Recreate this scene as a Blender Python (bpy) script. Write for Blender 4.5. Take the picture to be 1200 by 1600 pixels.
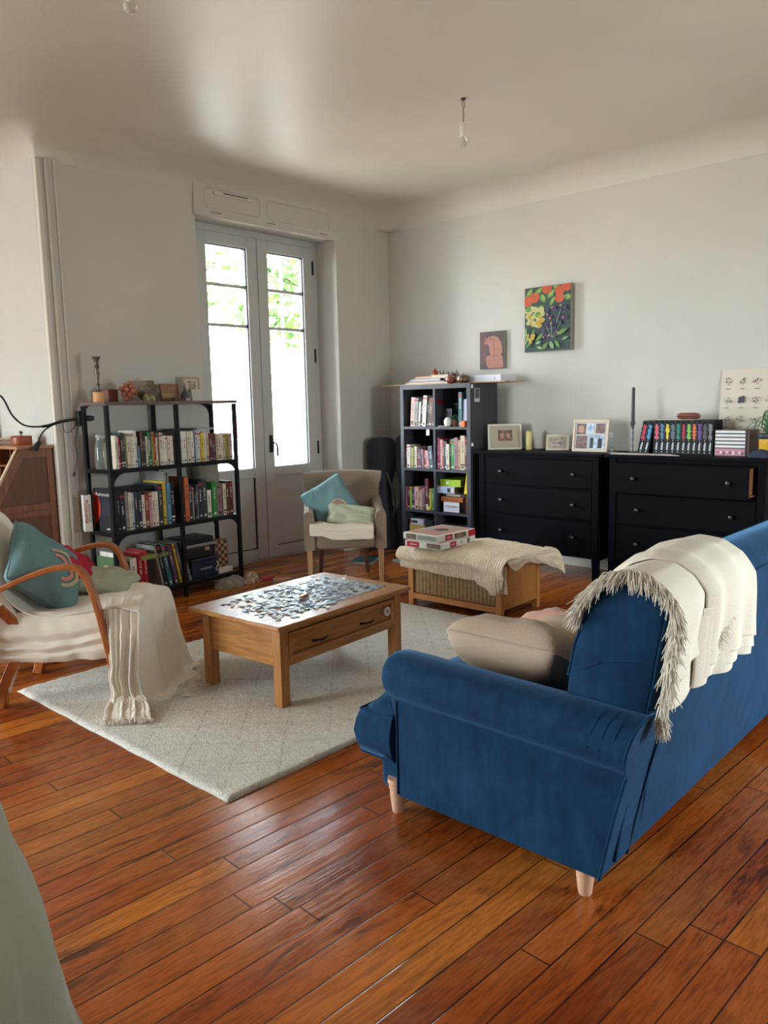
import bpy, bmesh, math, random
from mathutils import Vector, Matrix, noise
random.seed(7)
for o in list(bpy.data.objects): bpy.data.objects.remove(o)
SC = bpy.context.scene; COL = SC.collection
PI = math.pi; V = Vector
# ------------------------------------------------------------------ camera
H = 1.35; FPX = 1228.6
_y, _p, _r = (math.radians(a) for a in (47.68, -7.88, -1.19))
_f = V((math.sin(_y)*math.cos(_p), math.cos(_y)*math.cos(_p), math.sin(_p)))
_rt = V((math.cos(_y), -math.sin(_y), 0)); _up = _rt.cross(_f)
_r2 = math.cos(_r)*_rt + math.sin(_r)*_up; _u2 = -math.sin(_r)*_rt + math.cos(_r)*_up
cd = bpy.data.cameras.new('camera'); cam = bpy.data.objects.new('camera', cd); COL.objects.link(cam)
cd.sensor_fit = 'VERTICAL'; cd.sensor_height = 36; cd.sensor_width = 27; cd.lens = FPX*36/1600; cd.clip_start = .02
cam.matrix_world = Matrix(((_r2.x,_u2.x,-_f.x,0),(_r2.y,_u2.y,-_f.y,0),(_r2.z,_u2.z,-_f.z,H),(0,0,0,1)))
SC.camera = cam
def at(x, y, ax, val):
    """world point seen at photo pixel (x, y) on the plane coordinate[ax] == val"""
    d = _r2*((x-600)/FPX) - _u2*((y-800)/FPX) + _f; o = V((0,0,H))
    return o + d*((val-o[ax])/d[ax])
# ------------------------------------------------------------------ light
SC.view_settings.view_transform = 'Standard'; SC.view_settings.look = 'None'
SC.view_settings.exposure = 0.0; SC.view_settings.gamma = 1; SC.view_settings.use_curve_mapping = False
W = bpy.data.worlds.new('daylight'); SC.world = W; W.use_nodes = True
wt = W.node_tree; wt.nodes.clear()
wo = wt.nodes.new('ShaderNodeOutputWorld'); wb = wt.nodes.new('ShaderNodeBackground')
wg = wt.nodes.new('ShaderNodeTexCoord'); ws = wt.nodes.new('ShaderNodeSeparateXYZ'); wr = wt.nodes.new('ShaderNodeValToRGB')
wm = wt.nodes.new('ShaderNodeMath'); wm.operation = 'MULTIPLY_ADD'; wm.inputs[1].default_value = .5; wm.inputs[2].default_value = .5
wt.links.new(wg.outputs['Generated'], ws.inputs[0]); wt.links.new(ws.outputs['Z'], wm.inputs[0]); wt.links.new(wm.outputs[0], wr.inputs[0])
e = wr.color_ramp.elements; e[0].position = .40; e[0].color = (.52,.50,.46,1); e[1].position = .52; e[1].color = (.90,.95,1,1)
e2 = wr.color_ramp.elements.new(.8); e2.color = (.62,.78,1,1)
wt.links.new(wr.outputs[0], wb.inputs[0]); wb.inputs[1].default_value = 42.0; wt.links.new(wb.outputs[0], wo.inputs[0])
def area(name, loc, rot, sx, sy, power=0, col=(1,1,1), portal=False):
    l = bpy.data.lights.new(name, 'AREA'); l.shape = 'RECTANGLE'; l.size = sx; l.size_y = sy; l.energy = power; l.color = col
    if portal: l.cycles.is_portal = True
    o = bpy.data.objects.new(name, l); COL.objects.link(o); o.location = loc; o.rotation_euler = rot
    return o
# daylight portals in the window openings (they only guide the sky's light)
area('portal_glass_door', (4.31, 5.45, 1.4), (-PI/2,0,0), 1.5, 2.8, portal=True)
area('portal_alcove_window', (-1.6, 7.35, 1.55), (-PI/2,0,0), 1.8, 2.5, portal=True)
area('portal_rear_window', (3.25, -1.36, .96), (PI/2,0,0), 1.0, 1.62, portal=True)
sun = bpy.data.lights.new('sun','SUN'); sun.energy = 90; sun.angle = .01; sun.color = (1,.95,.86)
so_ = bpy.data.objects.new('sun',sun); COL.objects.link(so_); so_.rotation_euler = V((-.80,.16,-.85)).to_track_quat('-Z','Y').to_euler()
area('portal_side_window', (-4.56, 5.9, 1.5), (PI/2,0,-PI/2), 2.0, 2.6, portal=True)
# ------------------------------------------------------------------ helpers
def lin(c): return tuple(((x/255)/12.92 if x/255 <= .04045 else ((x/255+.055)/1.055)**2.4) for x in c)
MATS = {}
def mat(name, col, rough=.6, metal=0, bump=0, bscale=60, var=0, vscale=8, sheen=0, coat=0, trans=0, emit=0, stretch=(1,1,1), col2=None, spec=.5):
    """procedural principled material, col in 0-255 sRGB albedo"""
    if name in MATS: return MATS[name]
    m = bpy.data.materials.new(name); m.use_nodes = True; t = m.node_tree; b = t.nodes['Principled BSDF']
    c = lin(col); b.inputs['Base Color'].default_value = (*c,1); b.inputs['Roughness'].default_value = rough; b.inputs['Metallic'].default_value = metal
    b.inputs['Specular IOR Level'].default_value = spec
    if sheen: b.inputs['Sheen Weight'].default_value = sheen; b.inputs['Sheen Roughness'].default_value = .4
    if coat: b.inputs['Coat Weight'].default_value = coat; b.inputs['Coat Roughness'].default_value = .15
    if trans: b.inputs['Transmission Weight'].default_value = trans
    if emit: b.inputs['Emission Color'].default_value = (*c,1); b.inputs['Emission Strength'].default_value = emit
    if var or bump or col2:
        tc = t.nodes.new('ShaderNodeTexCoord'); mp = t.nodes.new('ShaderNodeMapping'); mp.inputs['Scale'].default_value = stretch
        t.links.new(tc.outputs['Object'], mp.inputs[0])
    if var or col2:
        n = t.nodes.new('ShaderNodeTexNoise'); n.inputs['Scale'].default_value = vscale; n.inputs['Detail'].default_value = 5
        t.links.new(mp.outputs[0], n.inputs[0]); r = t.nodes.new('ShaderNodeValToRGB')
        d = lin(col2) if col2 else tuple(x*(1-var) for x in c)
        r.color_ramp.elements[0].position = .35; r.color_ramp.elements[1].position = .65
        r.color_ramp.elements[0].color = (*d,1); r.color_ramp.elements[1].color = (*(c if col2 else tuple(min(1,x*(1+var*.5)) for x in c)),1)
        t.links.new(n.outputs[0], r.inputs[0]); t.links.new(r.outputs[0], b.inputs['Base Color'])
    if bump:
        n = t.nodes.new('ShaderNodeTexNoise'); n.inputs['Scale'].default_value = bscale; n.inputs['Detail'].default_value = 4
        t.links.new(mp.outputs[0], n.inputs[0]); bp = t.nodes.new('ShaderNodeBump'); bp.inputs['Strength'].default_value = bump; bp.inputs['Distance'].default_value = .01
        t.links.new(n.outputs[0], bp.inputs['Height']); t.links.new(bp.outputs[0], b.inputs['Normal'])
    MATS[name] = m; return m
class MB:
    """collects shapes into one mesh"""
    def __init__(s): s.v=[]; s.f=[]; s.m=[]
    def add(s, vs, fs, mi=0):
        n=len(s.v); s.v += [tuple(v) for v in vs]; s.f += [tuple(i+n for i in f) for f in fs]; s.m += [mi]*len(fs); return s
    def box(s, x0,x1,y0,y1,z0,z1, mi=0, M=None):
        vs=[V((x,y,z)) for x in (x0,x1) for y in (y0,y1) for z in (z0,z1)]
        if M: vs=[M@v for v in vs]
        return s.add(vs, [(0,1,3,2),(4,6,7,5),(0,4,5,1),(2,3,7,6),(0,2,6,4),(1,5,7,3)], mi)
    def rbox(s, c, size, M=None, mi=0):
        x,y,z=c; a,b,d=(q/2 for q in size); return s.box(x-a,x+a,y-b,y+b,z-d,z+d,mi,M)
    def tube(s, pts, r, n=10, mi=0, cap=True, flat=None):
        pts=[V(p) for p in pts]; rs = r if isinstance(r,(list,tuple)) else [r]*len(pts); vs=[]; fs=[]; k=len(pts); up=None
        for i,p in enumerate(pts):
            d=(pts[min(i+1,k-1)]-pts[max(i-1,0)]).normalized()
            if up is None:
                up=d.orthogonal().normalized() if flat is None else V(flat)
            up=(up-d*up.dot(d)); up = up.normalized() if up.length>1e-6 else d.orthogonal().normalized(); sd=d.cross(up)
            for j in range(n):
                a=2*PI*j/n; vs.append(p+(up*math.cos(a)+sd*math.sin(a))*rs[i])
        for i in range(k-1):
            for j in range(n): fs.append((i*n+j,i*n+(j+1)%n,(i+1)*n+(j+1)%n,(i+1)*n+j))
        if cap: fs += [tuple(range(n))[::-1], tuple((k-1)*n+j for j in range(n))]
        return s.add(vs,fs,mi)
    def ribbon(s, pts, w, th, side, mi=0):
        """rectangular section swept along pts; side = width direction"""
        pts=[V(p) for p in pts]; side=V(side).normalized(); vs=[]; fs=[]; k=len(pts)
        for i,p in enumerate(pts):
            d=(pts[min(i+1,k-1)]-pts[max(i-1,0)]).normalized(); nn=side.cross(d).normalized()
            ww = w[i] if isinstance(w,(list,tuple)) else w; tt = th[i] if isinstance(th,(list,tuple)) else th
            for a,b in ((-1,-1),(1,-1),(1,1),(-1,1)): vs.append(p+side*(a*ww/2)+nn*(b*tt/2))
        for i in range(k-1):
            for j in range(4): fs.append((i*4+j,i*4+(j+1)%4,(i+1)*4+(j+1)%4,(i+1)*4+j))
        fs += [(3,2,1,0), tuple((k-1)*4+j for j in range(4))]
        return s.add(vs,fs,mi)
    def lathe(s, prof, c=(0,0,0), n=24, mi=0, M=None):
        vs=[];fs=[];k=len(prof)
        for r,z in prof:
            for j in range(n):
                a=2*PI*j/n; v=V((c[0]+r*math.cos(a),c[1]+r*math.sin(a),c[2]+z)); vs.append(M@v if M else v)
        for i in range(k-1):
            for j in range(n): fs.append((i*n+j,i*n+(j+1)%n,(i+1)*n+(j+1)%n,(i+1)*n+j))
        fs += [tuple(range(n))[::-1], tuple((k-1)*n+j for j in range(n))]
        return s.add(vs,fs,mi)
    def prism(s, poly, ax, a, b, mi=0):
        """2D polygon extruded along axis ax from a to b"""
        def mk(p,t):
            q=list(p); q.insert(ax,t); return q
        n=len(poly); vs=[mk(p,a) for p in poly]+[mk(p,b) for p in poly]
        fs=[tuple(range(n))[::-1], tuple(range(n,2*n))]+[(i,(i+1)%n,n+(i+1)%n,n+i) for i in range(n)]
        return s.add(vs,fs,mi)
    def grid(s, rows, mi=0, closed=False):
        h=len(rows); w=len(rows[0]); vs=[p for r in rows for p in r]
        fs=[(i*w+j,i*w+(j+1)%w,(i+1)*w+(j+1)%w,(i+1)*w+j) for i in range(h-1) for j in range(w if closed else w-1)]
        return s.add(vs,fs,mi)
    def build(s, name, mats, parent=None, loc=None, rot=None, bevel=0, seg=2, smooth=35, solid=0, sub=0, off=-1):
        me=bpy.data.meshes.new(name); me.from_pydata(s.v,[],s.f); 
        mats = mats if isinstance(mats,(list,tuple)) else [mats]
        for m in mats: me.materials.append(m)
        me.polygons.foreach_set('material_index', s.m)
        bm=bmesh.new(); bm.from_mesh(me); bmesh.ops.recalc_face_normals(bm, faces=bm.faces); bm.to_mesh(me); bm.free()
        if smooth: me.polygons.foreach_set('use_smooth',[True]*len(me.polygons)); me.set_sharp_from_angle(angle=math.radians(smooth))
        o=bpy.data.objects.new(name,me); COL.objects.link(o)
        if parent: o.parent=parent
        if loc is not None: o.location=loc
        if rot is not None: o.rotation_euler = rot if isinstance(rot,(list,tuple)) else (0,0,rot)
        if solid: md=o.modifiers.new('s','SOLIDIFY'); md.thickness=solid; md.offset=off
        if sub: md=o.modifiers.new('u','SUBSURF'); md.levels=sub; md.render_levels=sub
        if bevel: md=o.modifiers.new('b','BEVEL'); md.width=bevel; md.segments=seg; md.limit_method='ANGLE'; md.angle_limit=.6; md.harden_normals=False
        return o
def tag(o, label, cat, group=None):
    o['label']=label; o['category']=cat
    if group: o['group']=group
    return o
def thing(name, label, cat, loc=(0,0,0), rz=0, group=None):
    o=bpy.data.objects.new(name,None); COL.objects.link(o); o.location=loc; o.rotation_euler=(0,0,rz); o.empty_display_size=.05
    return tag(o,label,cat,group)
def struct(o): o['kind']='structure'; return o
def copy_tree(o, parent=None):
    c=o.copy(); COL.objects.link(c)
    if parent: c.parent=parent
    for ch in list(o.children): copy_tree(ch,c)
    return c
def crv(pts, n):
    """Catmull-Rom through pts, n samples"""
    pts=[V(p) for p in pts]; k=len(pts)-1; out=[]
    for i in range(n):
        t=i/(n-1)*k; j=min(int(t),k-1); u=t-j
        p1,p2=pts[j],pts[j+1]; p0=pts[j-1] if j>0 else p1*2-p2; p3=pts[j+2] if j+2<=k else p2*2-p1
        out.append(.5*((2*p1)+(p2-p0)*u+(2*p0-5*p1+4*p2-p3)*u*u+(3*p1-p0-3*p2+p3)*u**3))
    return out
def loft(rows, nu, nv):
    """smooth sheet through guide rows -> nv rows of nu points"""
    R=[crv(r,nu) for r in rows]; cols=[crv([R[i][j] for i in range(len(R))],nv) for j in range(nu)]
    return [[cols[j][i] for j in range(nu)] for i in range(nv)]
def rumple(rows, amp, sc, seed=0, dirs=(1,1,1)):
    return [[p+V((noise.noise(p*sc+V((seed,0,0)))*dirs[0],noise.noise(p*sc+V((0,seed+9,0)))*dirs[1],noise.noise(p*sc+V((0,4,seed+5)))*dirs[2]))*amp for p in r] for r in rows]
def pillow_mb(w,h,t,n=22,seed=0,pinch=.05,wr=.012,edge=.004):
    """cushion lying in local XZ plane, thickness along Y"""
    mb=MB(); fr=[];bk=[]
    for i in range(n+1):
        a=[];b=[]
        for j in range(n+1):
            u=-1+2*i/n; v=-1+2*j/n
            x=u*w/2*(1-pinch*(1-v*v)*abs(u)**3*1.0); z=v*h/2*(1-pinch*(1-u*u)*abs(v)**3)
            th=t/2*(max(0,1-abs(u)**3.6)**.5)*(max(0,1-abs(v)**3.6)**.5); cr=1-.07*(abs(u)*abs(v))**5; x*=cr; z*=cr
            q=noise.noise(V((u*2.2+seed,v*2.2,seed)))*wr*2*(th/(t/2)) + noise.noise(V((u*6+seed,v*6,3)))*wr*.5*(th/(t/2))
            a.append(V((x,-th-edge+q,z))); b.append(V((x,th+edge+q*.7,z)))
        fr.append(a); bk.append(b)
    mb.grid(fr); mb.grid(bk)
    ring=[(i,0) for i in range(n)]+[(n,j) for j in range(n)]+[(i,n) for i in range(n,0,-1)]+[(0,j) for j in range(n,0,-1)]
    k=len(ring); mb.add([fr[i][j] for i,j in ring]+[bk[i][j] for i,j in ring],[(a,(a+1)%k,k+(a+1)%k,k+a) for a in range(k)])
    return mb, [ (fr[i][j]+bk[i][j])/2 for i,j in ring]
def weld(o, d=.0008):
    bm=bmesh.new(); bm.from_mesh(o.data); bmesh.ops.remove_doubles(bm,verts=bm.verts,dist=d); bmesh.ops.recalc_face_normals(bm, faces=bm.faces)
    bm.to_mesh(o.data); bm.free(); return o
def text_obj(s, size, name, m, parent, M, ext=.0006, align='CENTER'):
    cu=bpy.data.curves.new('t','FONT'); cu.body=s; cu.size=size; cu.extrude=ext; cu.align_x=align; cu.align_y='CENTER'; cu.resolution_u=2
    to=bpy.data.objects.new('t',cu); COL.objects.link(to); bpy.context.view_layer.update()
    me=bpy.data.meshes.new_from_object(to); bpy.data.objects.remove(to); me.materials.clear(); me.materials.append(m)
    o=bpy.data.objects.new(name,me); COL.objects.link(o); o.parent=parent; o.matrix_local=M; return o
def frame_M(o, xdir, ydir):
    x=V(xdir).normalized(); z=x.cross(V(ydir)).normalized(); y=z.cross(x)
    return Matrix(((x.x,y.x,z.x,o[0]),(x.y,y.y,z.y,o[1]),(x.z,y.z,z.z,o[2]),(0,0,0,1)))
# node-graph helper for the bigger materials
class NG:
    def __init__(s, name, rough=.5):
        s.m=bpy.data.materials.new(name); s.m.use_nodes=True; s.t=s.m.node_tree; s.b=s.t.nodes['Principled BSDF']; s.b.inputs['Roughness'].default_value=rough
    def n(s, typ, **k):
        q=s.t.nodes.new(typ)
        for a,b in k.items(): setattr(q,a,b)
        return q
    def L(s,a,b): s.t.links.new(a,b)
    def math(s, op, a, b=0, c=0):
        q=s.n('ShaderNodeMath',operation=op)
        for i,x in enumerate((a,b,c)):
            if hasattr(x,'links'): s.L(x,q.inputs[i])
            else: q.inputs[i].default_value=x
        return q.outputs[0]
    def coord(s, scale=(1,1,1), kind='Object', rot=(0,0,0)):
        tc=s.n('ShaderNodeTexCoord'); mp=s.n('ShaderNodeMapping'); mp.inputs['Scale'].default_value=scale; mp.inputs['Rotation'].default_value=rot; s.L(tc.outputs[kind],mp.inputs[0]); return mp.outputs[0]
    def noise(s, vec, scale, detail=4, rough=.5, dist=0):
        q=s.n('ShaderNodeTexNoise'); q.inputs['Scale'].default_value=scale; q.inputs['Detail'].default_value=detail; q.inputs['Roughness'].default_value=rough; q.inputs['Distortion'].default_value=dist
        s.L(vec,q.inputs[0]); return q.outputs[0]
    def ramp(s, fac, stops):
        q=s.n('ShaderNodeValToRGB'); el=q.color_ramp.elements
        while len(el)<len(stops): el.new(.5)
        for e_,(p,c) in zip(el,stops): e_.position=p; e_.color=(*lin(c),1) if max(c)>1 else (*c,1)
        s.L(fac,q.inputs[0]); return q.outputs[0]
    def mix(s, fac, a, b, mode='MIX'):
        q=s.n('ShaderNodeMix',data_type='RGBA',blend_type=mode)
        for i,x in ((0,fac),(6,a),(7,b)):
            if hasattr(x,'links'): s.L(x,q.inputs[i])
            else: q.inputs[i].default_value = x if i==0 else (*x,1)
        return q.outputs[2]
    def bump(s, hgt, st=.3, dist=.01):
        q=s.n('ShaderNodeBump'); q.inputs['Strength'].default_value=st; q.inputs['Distance'].default_value=dist; s.L(hgt,q.inputs['Height']); s.L(q.outputs[0],s.b.inputs['Normal'])
def wood(name, c1, c2, axis=0, rough=.45, scale=1.0, coat=0, knots=True):
    if name in MATS: return MATS[name]
    g=NG(name,rough); st=[9,9,9]; st[axis]=.9; v=g.coord(tuple(x*scale for x in st))
    n=g.noise(v,3,6,.6,1.2); n2=g.noise(v,14,3,.6,.3)
    f=g.math('ADD',g.math('MULTIPLY',n,.75),g.math('MULTIPLY',n2,.25))
    c=g.ramp(f,[(.3,c2),(.62,c1)]); g.L(c,g.b.inputs['Base Color']); g.bump(n2,.15,.003)
    if coat: g.b.inputs['Coat Weight'].default_value=coat
    MATS[name]=g.m; return g.m
# ------------------------------------------------------------------ structure materials
def floor_material():
    g=NG('varnished_floorboards',.3); tc=g.n('ShaderNodeTexCoord'); sp=g.n('ShaderNodeSeparateXYZ')
    mp=g.n('ShaderNodeMapping'); mp.inputs['Rotation'].default_value=(0,0,math.radians(3)); g.L(tc.outputs['Object'],mp.inputs[0]); g.L(mp.outputs[0],sp.inputs[0])
    X,Y=sp.outputs[0],sp.outputs[1]; wob=g.math('MULTIPLY',g.noise(mp.outputs[0],.7,2),.012)
    ry=g.math('DIVIDE',g.math('ADD',Y,wob),.088); row=g.math('FLOOR',ry); fy=g.math('FRACT',ry)
    w1=g.n('ShaderNodeTexWhiteNoise',noise_dimensions='1D'); g.L(row,w1.inputs['W'])
    rx=g.math('ADD',g.math('DIVIDE',X,1.75),g.math('MULTIPLY',w1.outputs[0],13.7)); col=g.math('FLOOR',rx); fx=g.math('FRACT',rx)
    cb=g.n('ShaderNodeCombineXYZ'); g.L(row,cb.inputs[0]); g.L(col,cb.inputs[1]); w2=g.n('ShaderNodeTexWhiteNoise',noise_dimensions='2D'); g.L(cb.outputs[0],w2.inputs[0])
    # per-board shifted grain
    off=g.n('ShaderNodeCombineXYZ'); g.L(g.math('MULTIPLY',X,1.0),off.inputs[0]); g.L(g.math('MULTIPLY',Y,9.0),off.inputs[1]); g.L(g.math('MULTIPLY',w2.outputs[0],50.0),off.inputs[2])
    gr=g.noise(off.outputs[0],2.2,8,.62,1.6); gf=g.noise(off.outputs[0],16,4,.6,.2)
    base=g.ramp(w2.outputs[0],[(0,(136,58,18)),(.3,(162,76,24)),(.6,(176,88,28)),(.85,(204,116,34)),(1,(142,64,22))])
    dark=g.mix(.42,base,(.06,.014,.004),'MIX')
    m1=g.mix(g.ramp(gr,[(.36,(1,1,1)),(.52,(0,0,0))]),base,dark)
    blot=g.noise(mp.outputs[0],1.3,5,.65,.6); m2=g.mix(g.math('MULTIPLY',g.ramp(blot,[(.45,(0,0,0)),(.7,(1,1,1))]),.55),m1,(.56,.23,.06))
    fine=g.mix(g.math('MULTIPLY',g.ramp(gf,[(.40,(1,1,1)),(.55,(0,0,0))]),.26),m2,(.03,.009,.004))
    sv=g.n('ShaderNodeCombineXYZ'); g.L(g.math('MULTIPLY',X,1.0),sv.inputs[0]); g.L(g.math('MULTIPLY',Y,4.2),sv.inputs[1]); wear=g.noise(sv.outputs[0],1.5,6,.7,.9)
    fine=g.mix(g.math('MULTIPLY',g.ramp(wear,[(.555,(0,0,0)),(.64,(1,1,1))]),.72),fine,(.022,.008,.004))
    kv=g.n('ShaderNodeTexVoronoi'); kv.inputs['Scale'].default_value=1.6; g.L(mp.outputs[0],kv.inputs[0]); fine=g.mix(g.math('MULTIPLY',g.ramp(kv.outputs[0],[(.035,(1,1,1)),(.09,(0,0,0))]),.85),fine,(.012,.005,.003))
    ey=g.math('MINIMUM',fy,g.math('SUBTRACT',1,fy)); ex=g.math('MULTIPLY',g.math('MINIMUM',fx,g.math('SUBTRACT',1,fx)),19.9)
    ed=g.math('MINIMUM',ey,ex); gap=g.ramp(ed,[(.012,(1,1,1)),(.035,(0,0,0))])
    wv=g.noise(mp.outputs[0],3,2); gapv=g.math('MULTIPLY',gap,g.math('ADD',.35,wv))
    g.L(g.mix(gapv,fine,(.008,.003,.002)),g.b.inputs['Base Color'])
    rr=g.math('ADD',.06,g.math('MULTIPLY',g.noise(off.outputs[0],5,6,.7),.24)); g.L(rr,g.b.inputs['Roughness'])
    h=g.math('ADD',g.math('MULTIPLY',gap,-1.0),g.math('ADD',g.math('MULTIPLY',gf,.35),g.math('MULTIPLY',gr,.3)))
    cup=g.math('MULTIPLY',g.math('POWER',ey,.5),.5); st=g.n('ShaderNodeCombineXYZ'); g.L(g.math('MULTIPLY',X,2.0),st.inputs[0]); g.L(g.math('MULTIPLY',Y,150.0),st.inputs[1]); stn=g.math('MULTIPLY',g.noise(st.outputs[0],1,3,.6),g.ramp(blot,[(.35,(0,0,0)),(.6,(1,1,1))])); g.bump(g.math('ADD',g.math('ADD',h,cup),g.math('MULTIPLY',stn,.5)),.24,.006)
    g.b.inputs['Specular IOR Level'].default_value=.38
    return g.m
M_floor=floor_material()
def plaster(name,c,bst=.12):
    g=NG(name,.75); v=g.coord(); a=g.noise(v,1.2,4,.6); b=g.noise(v,45,3,.6)
    g.L(g.ramp(a,[(.3,tuple(x-7 for x in c)),(.7,c)]),g.b.inputs['Base Color'])
    g.bump(g.math('ADD',g.math('MULTIPLY',g.noise(v,3,3),2.2),g.math('MULTIPLY',b,.35)),bst,.012); g.b.inputs['Specular IOR Level'].default_value=.35; return g.m
M_wall=plaster('white_wall_paint',(202,200,193)); M_ceil=plaster('satin_ceiling_paint',(204,200,188),.2); M_ceil.node_tree.nodes['Principled BSDF'].inputs['Roughness'].default_value=.42
M_trim=mat('trim_paint',(214,210,198),.5); M_wood_gray=mat('grey_door_paint',(188,188,184),.4)
M_dark=mat('blackened_steel',(30,30,34),.4,.6); M_black=mat('matt_black',(16,16,18),.5)
M_glass=None
def glass_material():
    m=bpy.data.materials.new('window_glass'); m.use_nodes=True; t=m.node_tree; t.nodes.clear()
    o=t.nodes.new('ShaderNodeOutputMaterial'); mx=t.nodes.new('ShaderNodeMixShader'); tr=t.nodes.new('ShaderNodeBsdfTransparent'); gl=t.nodes.new('ShaderNodeBsdfGlossy'); fr=t.nodes.new('ShaderNodeFresnel')
    gl.inputs['Roughness'].default_value=.02; tr.inputs[0].default_value=(.96,.98,.97,1); fr.inputs[0].default_value=1.35
    t.links.new(fr.outputs[0],mx.inputs[0]); t.links.new(tr.outputs[0],mx.inputs[1]); t.links.new(gl.outputs[0],mx.inputs[2]); t.links.new(mx.outputs[0],o.inputs[0]); return m
M_glass=glass_material()
# ------------------------------------------------------------------ room shell
XR=5.73; YW=5.10; XC=2.41; CZ=3.10; YF=5.36
X0,Y0,Y1=-4.5,-1.3,7.3
struct(MB().box(X0-.3,XR+.3,Y0-.3,Y1+.3,-.12,0).build('floor',M_floor,smooth=0))
def ceiling():
    r=.24; xs=[X0-.3]+[X0+i*.6 for i in range(1,11)]+[XC-r*(1-i/12) for i in range(0,13)]; x=XC
    xs+= [XC+i*.3 for i in range(1,10)]+[XR-r*(1-i/14) for i in range(15)]+[XR+.02]
    xs=sorted(set(round(q,4) for q in xs)); ys=[Y0-.3]+[Y0+i*.5 for i in range(1,15)]+[YW-r*(1-i/14) for i in range(15)]+[5.3,5.6,6.2,6.8,Y1+.3]
    ys=sorted(set(round(q,4) for q in ys))
    def z(x,y):
        dB=math.hypot(max(0,XC-x),max(0,YW-y)); dR=max(0,XR-x)
        u=max(0,1-dB/r) ; v=max(0,1-dR/r); q=min(1,math.hypot(u,v))
        return CZ-r*.72*(1-math.sqrt(max(0,1-q*q)))+.012*noise.noise(V((x*.7,y*.7,0)))*(1-q)
    mb=MB(); idx={}
    for i,x in enumerate(xs):
        for j,y in enumerate(ys): idx[i,j]=len(mb.v); mb.v.append((x,y,z(x,y)))
    for i in range(len(xs)-1):
        for j in range(len(ys)-1):
            if xs[i]>=XC-1e-4 and ys[j]>=YW-1e-4: continue
            mb.f.append((idx[i,j],idx[i,j+1],idx[i+1,j+1],idx[i+1,j])); mb.m.append(0)
    o=mb.build('ceiling',M_ceil,smooth=60); 
    return struct(o)
ceiling()
struct(MB().box(X0-.3,XR+.3,Y0-.3,Y1+.3,3.18,3.3).build('roof_slab',M_wall))  # unseen roof slab closing the room above the ceiling
struct(MB().box(XR,XR+.2,Y0-.3,YW+.6,0,3.16).build('wall_right',M_wall))
DX0,DX1,DZ=3.586,5.045,2.79
wl=MB()
wl.box(XC,DX0,YW,YF+.16,0,3.16); wl.box(DX1,XR+.2,YW,YF+.16,0,3.16); wl.box(DX0,DX1,YW,YF+.16,DZ,3.16)
struct(wl.build('wall_window',M_wall,smooth=0,bevel=.006))
struct(MB().box(XC-.002,XC+.25,YW+.012,Y1,0,3.16).build('wall_alcove_side',M_wall))
AX0,AX1=-2.5,-.7
w=MB(); w.box(X0-.3,AX0,Y1,Y1+.25,0,3.16); w.box(AX1,XC+.25,Y1,Y1+.25,0,3.16); w.box(AX0,AX1,Y1,Y1+.25,2.8,3.16); w.box(AX0,AX1,Y1,Y1+.25,0,.3)
struct(w.build('wall_alcove_back',M_wall))
w=MB(); w.box(X0-.25,X0,Y0,4.9,0,3.16); w.box(X0-.25,X0,6.9,Y1,0,3.16); w.box(X0-.25,X0,4.9,6.9,2.8,3.16); w.box(X0-.25,X0,4.9,6.9,0,.2)
struct(w.build('wall_left',M_wall))
w=MB(); w.box(X0-.25,2.75,Y0-.25,Y0,0,3.16); w.box(3.75,XR+.2,Y0-.25,Y0,0,3.16); w.box(2.75,3.75,Y0-.25,Y0,1.78,3.16); w.box(2.75,3.75,Y0-.25,Y0,0,.15)
struct(w.build('wall_back',M_wall))
def simple_window(n,axis,a0,a1,z0,z1,pos):
    """framed casement in an out-of-view wall"""
    mb=MB()
    def B(p0,p1,q0,q1,g=0):
        if axis=='y': (mb if not g else gm).box(p0,p1,pos-.03,pos+.03,q0,q1) if not g else gm.box(p0,p1,pos-.004,pos+.004,q0,q1)
        else: (mb.box(pos-.03,pos+.03,p0,p1,q0,q1) if not g else gm.box(pos-.004,pos+.004,p0,p1,q0,q1))
    gm=MB(); c=(a0+a1)/2
    for p0,p1 in ((a0,a0+.07),(a1-.07,a1),(c-.06,c+.06)): B(p0,p1,z0,z1)
    B(a0,a1,z0,z0+.08); B(a0,a1,z1-.08,z1); B(a0,a1,z0+(z1-z0)*.7,z0+(z1-z0)*.7+.04)
    o=struct(mb.build('window_%d'%n,M_trim)); p=MB(); gm=p
    if axis=='y': p.box(a0,a1,pos-.003,pos+.003,z0,z1)
    else: p.box(pos-.003,pos+.003,a0,a1,z0,z1)
    p.build('window_glass',M_glass,o)
simple_window(2,'y',AX0,AX1,.3,2.8,Y1+.12); simple_window(3,'x',4.9,6.9,.2,2.8,X0-.12); simple_window(4,'y',2.75,3.75,.15,1.78,Y0-.12)
# baseboards and corner mouldings
struct(MB().box(XR-.018,XR,Y0,YW,0,.11).build('baseboard_right',M_trim,bevel=.004))
b=MB(); b.box(XC,DX0-.02,YW-.018,YW,0,.11); b.box(DX1+.02,XR,YW-.018,YW,0,.11); struct(b.build('baseboard_window',M_trim,bevel=.004))
struct(MB().box(XC-.018,XC,YW,Y1,0,.11).build('baseboard_alcove',M_trim,bevel=.004))
struct(MB().box(XC-.012,XC+.022,YW-.012,YW+.03,0,2.93).build('trim_1',M_trim,bevel=.006))
struct(MB().box(XC+.045,XC+.065,YW-.014,YW,0,2.93).build('trim_2',M_trim,bevel=.005))
struct(MB().box(XC+.105,XC+.118,YW-.010,YW,0,2.93).build('trim_3',M_trim,bevel=.003))
struct(MB().box(XC-.010,XC,YW+.036,YW+.044,0,2.93).build('trim_4',M_trim,bevel=.004))
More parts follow.
